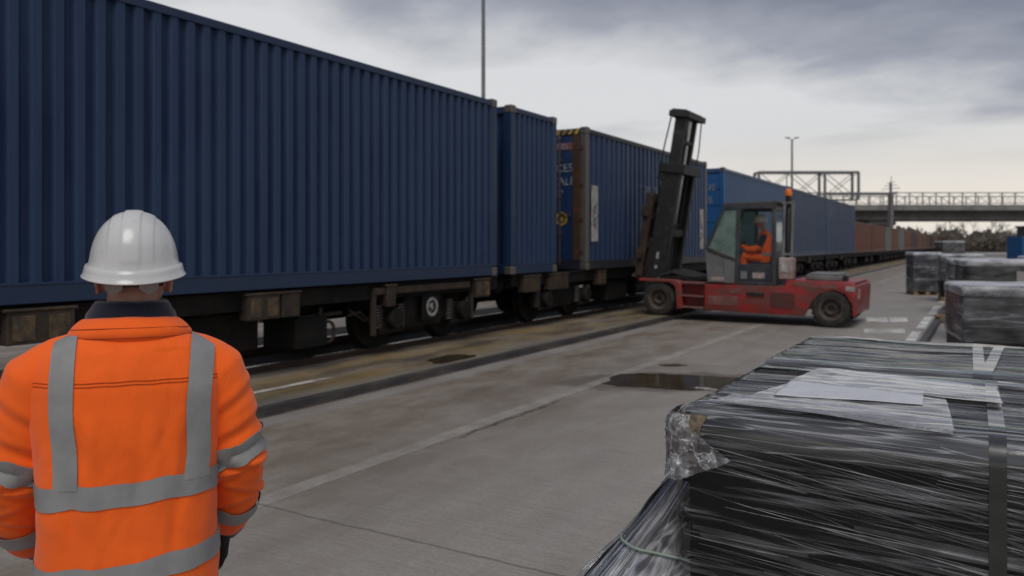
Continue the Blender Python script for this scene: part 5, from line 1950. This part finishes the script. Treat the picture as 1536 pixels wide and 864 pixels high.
def strain_lines(fo, tree, hx, hy, H_, seed):
    """straight strained creases of the film, as slim raised strips of the film's own skin"""
    rn = random.Random(seed * 13)
    mb = MB()

    def strip(p, q, o, d, w, mi, n=22, bow=0.0):
        p, q = Vector(p), Vector(q)
        ax = (q - p).normalized()
        side = ax.cross(Vector(d)).normalized()
        L_, R_ = [], []
        for k in range(n + 1):
            f = k / n
            c_ = p.lerp(q, f) + side * bow * 4 * f * (1 - f)
            ww = w * (.25 + .75 * math.sin(PI * min(1, max(0, f * .96 + .02))) ** .5)
            a = tree.ray_cast(c_ + side * ww + Vector(o), Vector(d))
            b_ = tree.ray_cast(c_ - side * ww + Vector(o), Vector(d))
            if a[0] is None or b_[0] is None:
                continue
            L_.append(a[0] - Vector(d) * .0016)
            R_.append(b_[0] - Vector(d) * .0016)
        if len(L_) > 2:
            mb.mi = mi
            mb.loft([L_, R_], caps=False, close=False)

    F = 270 if seed == 1 else 60
    for i in range(F):      # front face: fanning down to the right
        xa = rn.uniform(-hx, hx * .75)
        za = rn.uniform(.0, H_ - .01)
        ln = min(rn.uniform(.15, 1.5), hx - xa)
        fan = -.075 - .10 * max(0, (za / H_) - .35) + rn.gauss(0, .035)
        if rn.random() < .10:
            fan = rn.uniform(-.30, -.18)
        z2 = za + fan * ln
        if z2 < .0:
            continue
        r_ = rn.random()
        w = rn.uniform(.0004, .0009) if r_ < .75 else (rn.uniform(.0009, .0017) if r_ < .93 else rn.uniform(.005, .014))
        mi = 1 if r_ < .60 else (2 if r_ < .93 else 3)
        strip((xa, 0, za), (xa + ln, 0, z2), (0, -hy - .4, 0), (0, 1, 0), w, mi, 26, rn.gauss(0, .004))
    for i in range(150):    # top: along the lengths
        xa = rn.uniform(-hx + .02, hx * .7)
        ya = rn.uniform(-hy + .02, hy - .02)
        ln = min(rn.uniform(.2, 1.4), hx - .02 - xa)
        y2 = ya + rn.gauss(0, .018) * ln
        r_ = rn.random()
        w = rn.uniform(.0007, .0018) if r_ < .75 else rn.uniform(.003, .012)
        mi = (1 if r_ < .4 else 2) if r_ < .75 else 3
        strip((xa, ya, 0), (xa + ln, y2, 0), (0, 0, H_ + .4), (0, 0, -1), w, mi, 24, rn.gauss(0, .004))
    for i in range(90):     # left end
        ya = rn.uniform(-hy, hy * .5)
        za = rn.uniform(.0, H_ - .02)
        ln = rn.uniform(.15, .6)
        strip((0, ya, za), (0, min(hy, ya + ln), za + rn.gauss(-.03, .05)), (-hx - .4, 0, 0), (1, 0, 0), rn.uniform(.0006, .0018), rn.choice((1, 2)), 12)
    bm = bmesh.new()
    bm.from_mesh(fo.data)
    vv = [bm.verts.new(p) for p in mb.v]
    for f, mi in zip(mb.f, mb.m):
        fc = bm.faces.new([vv[i] for i in f])
        fc.material_index = mi
        fc.smooth = True
    bm.to_mesh(fo.data)
    bm.free()


def edge_sheen(par, tree, hx, hy, H_, back, y_in, drop, name='film_edge_sheen', seed=0):
    """added milky film layer that imitates the sheen along a long top edge"""
    s = 1 if back else -1
    rows = []
    for k in range(71):
        x = -hx + .01 + (2 * hx - .02) * k / 70
        yi = y_in + .018 * mnoise.noise((x * 2.2, seed, 1))
        dz = drop + .022 * mnoise.noise((x * 1.7, seed, 5)) + .02 * (x / hx)
        row = []
        for j in range(8):
            row.append(((x, s * (hy - yi + (yi - .09) * j / 8), H_ + .5), (0, 0, -1)))
        for j in range(9):
            a = PI / 2 * j / 8
            row.append(((x, s * (hy - .09 + .5 * math.sin(a)), H_ - .09 + .5 * math.cos(a)), (0, -s * math.sin(a), -math.cos(a))))
        for j in range(1, 7):
            row.append(((x, s * (hy + .5), H_ - .09 - max(.018, dz - .09) * j / 6), (0, -s, 0)))
        rows.append(row)
    o = ribbon(tree, rows, .004).build(name, M['edge_sheen'], par, smooth=180)
    return o


ZT = 1.15   # top of the upper tier
ZB = .585
bundles = []
for (lab, x0, x1, y0, y1, sd) in (('nearest film wrapped bundle, with paper labels on top and crumpled film on its corner', -.905, 1.05, 2.60, 3.72, 1),
                                  ('film wrapped bundle of black sections behind the labelled nearest one, with two slanting straps', -.93, 1.10, 3.80, 5.08, 2)):
    cx, cy = (x0 + x1) / 2, (y0 + y1) / 2
    B = thing('wrapped_bundle', lab, 'bundle', (cx, cy, ZB), 0, 'film wrapped bundles in the right foreground')
    hx, hy, H_ = (x1 - x0) / 2, (y1 - y0) / 2, ZT - ZB
    section_bundle(-hx, hx, -hy, hy, 0, H_, sd).build('black_sections', M['slat'], B, smooth=50, fix=False)
    fmb = rbox(-hx - .014, hx + .014, -hy - .014, hy + .014, -.012, H_ + .008, .075, 150 if sd == 1 else 90, 80 if sd == 1 else 60, 60 if sd == 1 else 30, film_amp(sd * 7.3))
    me = weld(fmb.mesh('stretch_film', smooth=180, fix=True))
    TR = bvh(me)
    fo = obj_from_mesh('stretch_film', me, M['film'], B)
    fo.data.materials.append(M['line_thin']); fo.data.materials.append(M['line_mid']); fo.data.materials.append(M['line_milk'])
    strain_lines(fo, TR, hx, hy, H_, sd)
    bundles.append((B, TR, hx, hy, H_, cx, cy))

B, TR, hx, hy, H_, cx, cy = bundles[0]


def wrap_path(xa, xb, y0, y1, H_, n=30):
    """rays down the front face, over the top and down the back at x (drifting from xa to xb)"""
    out = []
    for k in range(n):
        out.append(((xa, y0 - .5, -.0 + (H_ - .09) * k / (n - 1)), (0, 1, 0), (1, 0, 0)))
    for k in range(1, 9):
        a = PI / 2 * k / 9
        out.append(((xa, y0 + .09 - .5 * math.cos(a), H_ - .09 + .5 * math.sin(a)), (0, math.cos(a), -math.sin(a)), (1, 0, 0)))
    for k in range(n):
        f = k / (n - 1)
        out.append(((xa + (xb - xa) * f, y0 + .09 + (y1 - y0 - .18) * f, H_ + .5), (0, 0, -1), (1, 0, 0)))
    for k in range(1, 9):
        a = PI / 2 * (1 - k / 9)
        out.append(((xb, y1 - .09 + .5 * math.cos(a), H_ - .09 + .5 * math.sin(a)), (0, -math.cos(a), -math.sin(a)), (1, 0, 0)))
    for k in range(n):
        out.append(((xb, y1 + .5, (H_ - .09) * (1 - k / (n - 1))), (0, -1, 0), (1, 0, 0)))
    return out


sx = .026 - cx
strap(B, TR, wrap_path(sx, sx - .012, -hy, hy, H_), .043, M['pet'])
strap(B, TR, wrap_path(.78 - cx, .78 - cx, -hy, hy, H_), .043, M['pet'])
B2, TR2, hx2, hy2, H2, cx2, cy2 = bundles[1]
for (ua, ub) in ((1469, 1466), (1479, 1500)):
    pa = on(ua, 570, ZT); pb = on(ub, 521, ZT)
    strap(B2, TR2, wrap_path(pa.x - cx2, pb.x - cx2, -hy2, hy2, H2), .046, M['pet'])
strap(B2, TR2, wrap_path(.9 - cx2, .86 - cx2, -hy2, hy2, H2), .046, M['pet'])


def top_sheet(name, quad, mat, par, tree, z0, nx=40, ny=20, off=.007, wav=.0035, seed=0, solid=.0008):
    """sheet lying on top of a bundle; quad gives its corners as photo pixels on the top plane"""
    ox, oy, oz = par.location
    c_ = [on(u, v_, ZT) - Vector((ox, oy, 0)) for (u, v_) in quad]

    def f(a, b_):
        p = c_[0].lerp(c_[1], a).lerp(c_[3].lerp(c_[2], a), b_)
        hit, n_, _, _ = tree.ray_cast(Vector((p.x, p.y, 2)), Vector((0, 0, -1)))
        z = hit.z if hit else z0
        return Vector((p.x, p.y, .65 * z + .35 * (z0 + .010) + off + wav * mnoise.noise((p.x * 9, p.y * 14, seed))))
    mb = MB().grid(f, nx, ny)
    o = mb.build(name, mat, par, smooth=180)
    if name == 'paper_label':
        s_ = o.modifiers.new('t', 'SOLIDIFY')
        s_.thickness = solid
    return o


zt = H_ + .008
top_sheet('film_pouch', ((1108, 607), (1432, 653), (1418, 604), (1205, 574)), M['pouch'], B, TR, zt, off=.009, wav=.003, seed=4)
top_sheet('film_pouch', ((1185, 579), (1505, 617), (1494, 590), (1232, 560)), M['pouch'], B, TR, zt, off=.014, wav=.003, seed=8)
top_sheet('paper_label', ((1160, 602), (1384, 619), (1386, 590), (1190, 577)), M['paper'], B, TR, zt, off=.013, wav=.002, seed=1)
top_sheet('paper_label', ((1236, 577), (1462, 602), (1459, 585), (1270, 563)), M['paper'], B, TR, zt, off=.009, wav=.002, seed=2)
top_sheet('film_pouch', ((1062, 612), (1430, 656), (1426, 640), (1110, 600)), M['pouch'], B, TR, zt, off=.014, wav=.004, seed=14)


def cord(par, tree, yl, zl, mat, name='cord', r=.0024, sag=.01, drop=None):
    """thin line tied along x over the top, down at the left end"""
    hxx = -min(v.co.x for v in par.children[0].data.vertices)
    pts = []
    for k in range(60):
        xx = -hxx + .03 + (2 * hxx - .06) * k / 59
        yy = yl + sag * mnoise.noise((xx * 2, yl * 9, 3))
        hit, n_, _, _ = tree.ray_cast(Vector((xx, yy, 2)), Vector((0, 0, -1)))
        if hit:
            pts.append(hit + Vector((0, 0, r + .001)))
    MB().tube(pts, r, 6).build(name, mat, par, smooth=180)


for yl, mt in ((-hy + .10, M['cordblack']), (-hy + .15, M['cordgreen']), (hy - .10, M['cordgreen']), (hy - .22, M['cordblack']), (.05, M['cordblack'])):
    cord(B, TR, yl, zt, mt)
edge_sheen(B, TR, hx, hy, H_, False, .13, .085, seed=1)
edge_sheen(B, TR, hx, hy, H_, True, .16, .10, seed=2)
edge_sheen(B2, TR2, hx2, hy2, H2, False, .12, .10, seed=3)
edge_sheen(B2, TR2, hx2, hy2, H2, True, .20, .10, seed=4)
for yl, mt in ((-hy2 + .10, M['cordgreen']), (-hy2 + .28, M['cordgreen']), (.1, M['cordblack']), (hy2 - .25, M['cordgreen'])):
    cord(B2, TR2, yl, zt, mt)

# crumpled corner of the nearest bundle: brown corner board under loose crinkled film
mb = MB()
pts = [(-hx - .030, -hy + .10), (-hx - .030, -hy + .02), (-hx - .018, -hy - .018), (-hx + .02, -hy - .030), (-hx + .085, -hy - .030)]
rg = []
for z in (H_ - .20, H_ - .10, H_ - .05, H_ - .015):
    sh = max(0, z - (H_ - .07)) * .5
    rg.append([(x_ + sh, y_ + sh, z) for (x_, y_) in pts])
mb.loft(rg, caps=False, close=False)
o = mb.build('corner_board', M['card'], B, smooth=60)
s_ = o.modifiers.new('t', 'SOLIDIFY'); s_.thickness = .004


def loose(fx0, fx1, fz0, fz1, name, amp, seed, nx=70, nz=50, shape=None):
    """flap of slack film around the front left corner; fx runs from the left face round to the front"""
    def f(a, b_):
        s_ = fx0 + (fx1 - fx0) * a
        z = fz0 + (fz1 - fz0) * b_
        if shape:
            s_, z = shape(a, b_, s_, z)
        cr = .07
        if s_ < 0:
            p = Vector((-hx - .03, -hy + cr - s_ - cr * .2, z)); n = Vector((-1, 0, 0))
        elif s_ < cr * PI / 2:
            an = s_ / cr
            n = Vector((-math.cos(an), -math.sin(an), 0))
            p = Vector((-hx - .03 + cr, -hy - .03 + cr, z)) + n * cr
        else:
            p = Vector((-hx - .03 + cr + s_ - cr * PI / 2, -hy - .03, z)); n = Vector((0, -1, 0))
        if z > H_ - .06:
            an_ = (z - (H_ - .06)) / .07
            p = Vector((p.x, p.y, H_ - .06 + .07 * math.sin(an_))) - n * .07 * (1 - math.cos(an_))
        d = amp * (mnoise.noise((s_ * 22, z * 22, seed)) + .6 * abs(mnoise.noise((s_ * 45, z * 40, seed + 3))) + .35 * mnoise.noise((s_ * 90, z * 90, seed + 5)))
        return p + n * (.008 + d)
    mb = MB().grid(f, nx, nz)
    return mb.build(name, M['crinkle'], B, smooth=180)


loose(-.10, .27, H_ - .235, H_ - .004, 'loose_film', .013, 2.0, shape=lambda a, b_, s_, z: (s_ if a < .55 else s_ * (1 - .0) - max(0, a - .5) * .10 * abs(b_ - .35) * 2, z if a < .5 else z + (H_ - .14 - z) * max(0, a - .5) * 1.5))
loose(-.02, .13, H_ - .215, H_ - .01, 'loose_film', .010, 6.0)

# lower tier: sloping, tied down bundle under the two upper ones, film drawn outwards and down
LB = thing('wrapped_bundle', 'sloping film draped bundle underneath the nearest one, tied with a pale green band', 'bundle', (0, 3.7, 0), 0, 'film wrapped bundles in the right foreground')
levels = [(.92, -.935, -1.00), (.86, -.975, -1.01), (.74, -1.065, -1.03), (.62, -1.16, -1.05), (.565, -1.20, -1.09), (.50, -1.245, -1.17), (.38, -1.325, -1.26), (.25, -1.395, -1.33), (.12, -1.43, -1.37), (.02, -1.44, -1.39)]


def lower_ring(xl, yf, z, n_c=16):
    """from the back left along the left side, round the corner and along the front"""
    r_ = .06 + (.94 - z) * .20
    out = []
    for k in range(40):
        out.append((xl, 1.45 + (yf + r_ - 1.45) * k / 40))
    for k in range(n_c * 2 + 1):
        a = PI / 2 * k / (n_c * 2)
        out.append((xl + r_ - r_ * math.cos(a), yf + r_ - r_ * math.sin(a)))
    for k in range(1, 41):
        out.append((xl + r_ + (1.15 - xl - r_) * k / 40, yf))
    return out


def lower_skin(amp, shift, zs=None):
    rg = []
    uvs = []
    LV = []
    for a, b_ in zip(levels[:-1], levels[1:]):
        for k in range(5):
            f = k / 5
            LV.append(tuple(a[i] + (b_[i] - a[i]) * f for i in range(3)))
    LV.append(levels[-1])
    for li, (z, xl, yf) in enumerate(LV):
        rr = []
        base = lower_ring(xl + shift, yf + shift, z)
        for k, (px, py) in enumerate(base):
            f = k / (len(base) - 1)
            d = amp * (mnoise.noise((k * .42 + z * 1.5, z * 1.2, 4)) + .5 * mnoise.noise((k * .95 + z * 3, z * 2.5, 9)))
            nn = Vector((-1, 0)) if k < 40 else (Vector((0, -1)) if k > 72 else Vector((-math.cos(PI / 2 * (k - 40) / 32), -math.sin(PI / 2 * (k - 40) / 32))))
            rr.append((px + nn.x * d, py + nn.y * d, z + d * .4))
            uvs.append((f, z))
        rg.append(rr)
    mb = MB().loft(rg, caps=False, close=False)
    return mb, uvs, len(rg), len(rg[0])


def with_uv(o, uvs):
    uv = o.data.uv_layers.new(name='UVMap')
    for lp in o.data.loops:
        uv.data[lp.index].uv = uvs[lp.vertex_index]


# black lengths running down the slope under the film
rn = random.Random(4)
mb = MB()
for k in range(0, 112):
    path = []
    jit = rn.uniform(-.4, .4)
    for (z, xl, yf) in levels:
        base = lower_ring(xl + .03, yf + .03, z)
        i = min(len(base) - 2, max(0, k + jit + 2.2 * (.92 - z)))
        a, b_ = Vector(base[int(i)]), Vector(base[int(i) + 1])
        p = a.lerp(b_, i - int(i))
        path.append((p.x, p.y, z + rn.uniform(-.006, .006)))
    mb.tube(path, .013, 6)
mb.build('black_sections', M['slat'], LB, smooth=60, fix=False)
mb, uvs, nr, nc = lower_skin(.012, 0)
o = mb.build('draped_film', M['film_skirt'], LB, smooth=180, fix=False)
with_uv(o, uvs)
mb = MB()
mb.box(-1.18, 1.1, -1.08, 1.40, .0, .5)
mb.box(-.90, 1.1, -1.02, 1.40, .5, ZB - .03)
mb.build('packing', M['black_load'], LB, .05)
# outer fold of slack film hanging over the corner
def fold(a, b_):
    z = .87 - .76 * b_
    i = 28 + 11 * a + 9 * b_
    zz = [l for l in levels]
    for l0, l1 in zip(zz[:-1], zz[1:]):
        if l1[0] <= z <= l0[0]:
            f = (l0[0] - z) / (l0[0] - l1[0])
            xl = l0[1] + (l1[1] - l0[1]) * f
            yf = l0[2] + (l1[2] - l0[2]) * f
    base = lower_ring(xl - .012, yf - .012, z)
    p = Vector(base[int(i)]).lerp(Vector(base[int(i) + 1]), i - int(i))
    d = .020 * mnoise.noise((a * 4, b_ * 5, 2)) + .012 * mnoise.noise((a * 12, b_ * 6, 3)) + .02 * math.sin(PI * a)
    return Vector((p.x - d * .7, p.y - d * .7, z + d * .5))
MB().grid(fold, 40, 70).build('loose_film', M['pouch'], LB, smooth=180)
# pale green band lying across the slope
mbb = []
def band_pts(off):
    out = []
    for k in range(44, 113):
        z = .635 - .0004 * max(0, k - 60) + off
        for l0, l1 in zip(levels[:-1], levels[1:]):
            if l1[0] <= z <= l0[0]:
                f = (l0[0] - z) / (l0[0] - l1[0])
                xl = l0[1] + (l1[1] - l0[1]) * f - .012
                yf = l0[2] + (l1[2] - l0[2]) * f - .012
        base = lower_ring(xl, yf, z)
        out.append((base[k][0], base[k][1], z))
    return out
mb = MB().loft([band_pts(.0045), band_pts(-.0045)], caps=False, close=False)
M['band_green'] = simple('pale_green_band', (.26, .33, .28), .35, 0, .15, 20)
o = mb.build('strap', M['band_green'], LB, smooth=180)
s_ = o.modifiers.new('t', 'SOLIDIFY'); s_.thickness = .002
# scrap of white film on the concrete beside the bundles
q_ = on(1058, 584)
mb = MB().grid(lambda a, b_: (q_.x - .16 + .34 * a + .05 * b_, q_.y - .05 + .10 * b_ * (1 - .5 * a) + .02 * math.sin(a * 5), .008 + .012 * abs(mnoise.noise((a * 4, b_ * 3, 1)))), 16, 8)
o = mb.build('film_scrap', M['white_mark'], smooth=180)
tag(o, 'scrap of white film lying at the edge of the big puddle', 'litter')

# ------------------------------------------------------------------ wrapped pallets along the right side
M['film_pallet'] = film('pallet_stretch_film', 1.2, .5, rot=2, scale=.8, rough=.22)
M['film_top'] = film('milky_top_film', 4.0, .6, rot=2, scale=.8, rough=.30, white=(.72, .73, .76))


def pallet(label, x, y, w, d, h, rz=0, split=.5, tiers=1, sheets=(), bare=0, group='film wrapped pallets along the right side'):
    """wooden pallet with a black load, film skirt, milky film cap"""
    p_ = thing('wrapped_pallet', label, 'pallet', (x, y, 0), rz, group)
    wd = MB()
    for k in range(5):
        wd.box(-w / 2 + k * (w - .1) / 4, -w / 2 + k * (w - .1) / 4 + .1, -d / 2, d / 2, .118, .14)
    for yy in (-d / 2 + .06, 0, d / 2 - .06):
        for xx in (-w / 2 + .07, 0, w / 2 - .07):
            wd.box(xx - .07, xx + .07, yy - .05, yy + .05, .022, .118)
        wd.box(-w / 2, w / 2, yy - .05, yy + .05, 0.0, .022)
    wd.build('pallet_base', M['wood'], p_, .004)
    hh = (h - .15) / tiers
    for k in range(tiers):
        z0 = .145 + k * hh
        z1 = z0 + hh - (.015 if tiers > 1 else 0)
        ld = rbox(-w / 2, w / 2, -d / 2, d / 2, z0, z1, .035, 20, 16, 10, lambda p, n: .006 * mnoise.noise((p.x * 5, p.y * 5, p.z * 8 + x)), False)
        obj_from_mesh('load', weld(ld.mesh('load', smooth=180)), M['black_load'], p_)
        fz0 = z0 + (z1 - z0) * (1 - split) if split < 1 else z0
        fm_ = rbox(-w / 2 - .016, w / 2 + .016, -d / 2 - .016, d / 2 + .016, fz0 - .03, z1 + .010, .04, 50, 40, 26, film_amp(x * 3 + y, .8))
        obj_from_mesh('stretch_film', weld(fm_.mesh('stretch_film', smooth=180)), M['film_pallet'], p_)
    cap = MB()
    cap_ = rbox(-w / 2 - .024, w / 2 + .024, -d / 2 - .024, d / 2 + .024, h - .10, h + .022, .045, 40, 30, 6, film_amp(x + y, .8))
    obj_from_mesh('film_cap', weld(cap_.mesh('film_cap', smooth=180)), M['film_top'], p_)
    for (sx0, sx1, sz0, sz1) in sheets:
        MB().box(-w / 2 + sx0 * w, -w / 2 + sx1 * w, -d / 2 - .034, -d / 2 - .030, sz0, sz1).build('label_sheet', M['strap_grey'] if sx1 - sx0 > .2 else M['paper'], p_)
    return p_


rz = R(9)
pallet('nearest film wrapped pallet on the right, black lower half showing below its film', .42, 10.35, 1.5, 1.2, 1.25, R(10), .5)
pallet('long wrapped pallet with grey label sheets, just behind the nearest one', .72, 16.7, 2.3, 1.3, 1.42, R(10), 1.0, 1, ((.32, .58, .95, 1.25),))
pallet('wrapped pallet with a bright white film corner, left of the long labelled one', -.22, 22.9, 1.25, 1.2, 1.34, R(6), .8)
pallet('slim wrapped pallet furthest left in the row behind the long labelled one', -.70, 27.6, 1.1, 1.2, 1.40, R(6), .6)
pallet('wrapped pallet hidden deep in the row, right of the bright cornered one', 1.6, 21.6, 1.8, 1.2, 1.42, R(8), 1.0)
pallet('wrapped pallet at the back of the row on the far right', 2.4, 25.8, 2.2, 1.2, 1.42, R(8), 1.0)
pallet('lone stack of three wrapped layers standing on the open concrete', -1.86, 30.6, .86, 1.0, 1.42, R(18), 1.0, 3, (), group='film wrapped pallets along the right side')
q_ = at(1424, 367, 60)
pallet('pale wrapped double stack standing far down the yard on its own', q_.x, q_.y, 1.6, 1.2, 1.95, TH, 1.0, 2)
q_ = on(1417, 484)
w_ = thing('timber_block', 'short orange brown timber block on the ground by the right hand kerb', 'timber', (q_.x, q_.y, 0), .4)
MB().box(-.16, .16, -.09, .09, .0, .12).build('block', M['card'], w_, .01)
MB().box(-.20, .10, -.05, .05, .121, .17).build('batten', M['wood'], w_, .006)

# ------------------------------------------------------------------ sky, sun, camera
SKYX, SKYY = 0.0, 0.0
SUN_EL, SUN_AZ = R(55), R(150)   # azimuth clockwise from +y
w = bpy.data.worlds.new('World')
SC.world = w
w.use_nodes = True
t = T(w.node_tree)
bg0 = w.node_tree.nodes['Background']
wo = w.node_tree.nodes['World Output']
sky = w.node_tree.nodes.new('ShaderNodeTexSky')
sky.sky_type = 'NISHITA'
sky.sun_disc = False
sky.sun_elevation = SUN_EL
sky.sun_rotation = SUN_AZ
sky.air_density = 1.2
sky.dust_density = 2.5
w.node_tree.links.new(sky.outputs[0], bg0.inputs[0])
bg0.inputs[1].default_value = .08
D = t.co('Generated')
x, y_, z = t.sep(D)
zz = t.math('ADD', t.math('MAXIMUM', z, 0.0), .13)
P = t.n('ShaderNodeCombineXYZ', {0: t.math('DIVIDE', x, zz), 1: t.math('DIVIDE', y_, zz), 2: 0.0})
px, py, pz = t.sep(P)
n1 = t.noise(t.map(P, (1, 1, 1), (0, 0, R(-31)), (SKYX, SKYY, 0.0)), .75, 6, .55, .35)
bank = t.math('SUBTRACT', t.math('ADD', t.math('MULTIPLY', px, 1.08), 3.30), py)   # grows towards the heavy bank
n2 = t.noise(t.map(P, (.8, 1.25, 1), (0, 0, R(-31)), (1.7, 4.1, 0)), 1.1, 7, .55, .3)
nn = t.math('ADD', t.math('MULTIPLY', t.math('SUBTRACT', n1, .5), 1.6), t.math('MULTIPLY', t.math('SUBTRACT', n2, .5), 1.15))
inb = t.n('ShaderNodeMapRange', {0: bank, 1: -.75, 2: .75, 3: 0.02, 4: .92})
outb = t.n('ShaderNodeMapRange', {0: bank, 1: 1.6, 2: 3.2, 3: 0.0, 4: .30})
cl = t.math('ADD', t.math('SUBTRACT', inb, outb), nn, clamp=True)
dark = t.ramp(cl, (.06, (.72, .725, .74)), (.28, (.57, .58, .605)), (.50, (.37, .385, .445)), (.80, (.235, .25, .315)))
lo = t.n('ShaderNodeMapRange', {0: z, 1: .07, 2: .17, 3: 0.0, 4: 1.0}, interpolation_type='SMOOTHSTEP')
band = t.mix(t.ramp(n2, (.35, 0.0), (.65, 1.0)), (.67, .67, .675), (.57, .575, .59))
c = t.mix(lo, band, dark)
warm = t.n('ShaderNodeMapRange', {0: z, 1: .035, 2: .155, 3: 1.0, 4: 0.0}, interpolation_type='SMOOTHSTEP')
c = t.mix(t.math('MULTIPLY', warm, .85), c, (.92, .845, .75))
bg1 = w.node_tree.nodes.new('ShaderNodeBackground')
w.node_tree.links.new(c, bg1.inputs[0])
bg1.inputs[1].default_value = 1.0
mx = t.n('ShaderNodeMixShader', {0: .93, 1: bg0.outputs[0], 2: bg1.outputs[0]})
w.node_tree.links.new(mx, wo.inputs[0])

ld = bpy.data.lights.new('sun', 'SUN')
ld.energy = 1.5
ld.angle = R(30)
ld.color = (1.0, .965, .91)
lo_ = bpy.data.objects.new('sun', ld)
COL.objects.link(lo_)
sd = Vector((math.sin(SUN_AZ) * math.cos(SUN_EL), math.cos(SUN_AZ) * math.cos(SUN_EL), math.sin(SUN_EL)))
lo_.rotation_euler = (-sd).to_track_quat('-Z', 'Y').to_euler()

cd = bpy.data.cameras.new('camera')
cd.sensor_width = 36
cd.lens = 36 * FPX / 1536
cd.shift_y = -65 / 1536
cd.clip_start = .05
cd.clip_end = 3000
cd.dof.use_dof = True
cd.dof.focus_distance = 2.45
cd.dof.aperture_fstop = 3.4
cam = bpy.data.objects.new('camera', cd)
COL.objects.link(cam)
cam.location = (0, 0, CAM_Z)
cam.rotation_euler = (R(90), 0, TH)
SC.camera = cam

SC.render.engine = 'CYCLES'
SC.cycles.use_denoising = True
SC.cycles.max_bounces = 7
SC.cycles.transparent_max_bounces = 12
SC.cycles.sample_clamp_indirect = 6
SC.view_settings.view_transform = 'Standard'
SC.view_settings.look = 'None'
SC.view_settings.exposure = 0
SC.view_settings.gamma = 1
SC.render.resolution_x = 1024
SC.render.resolution_y = 576
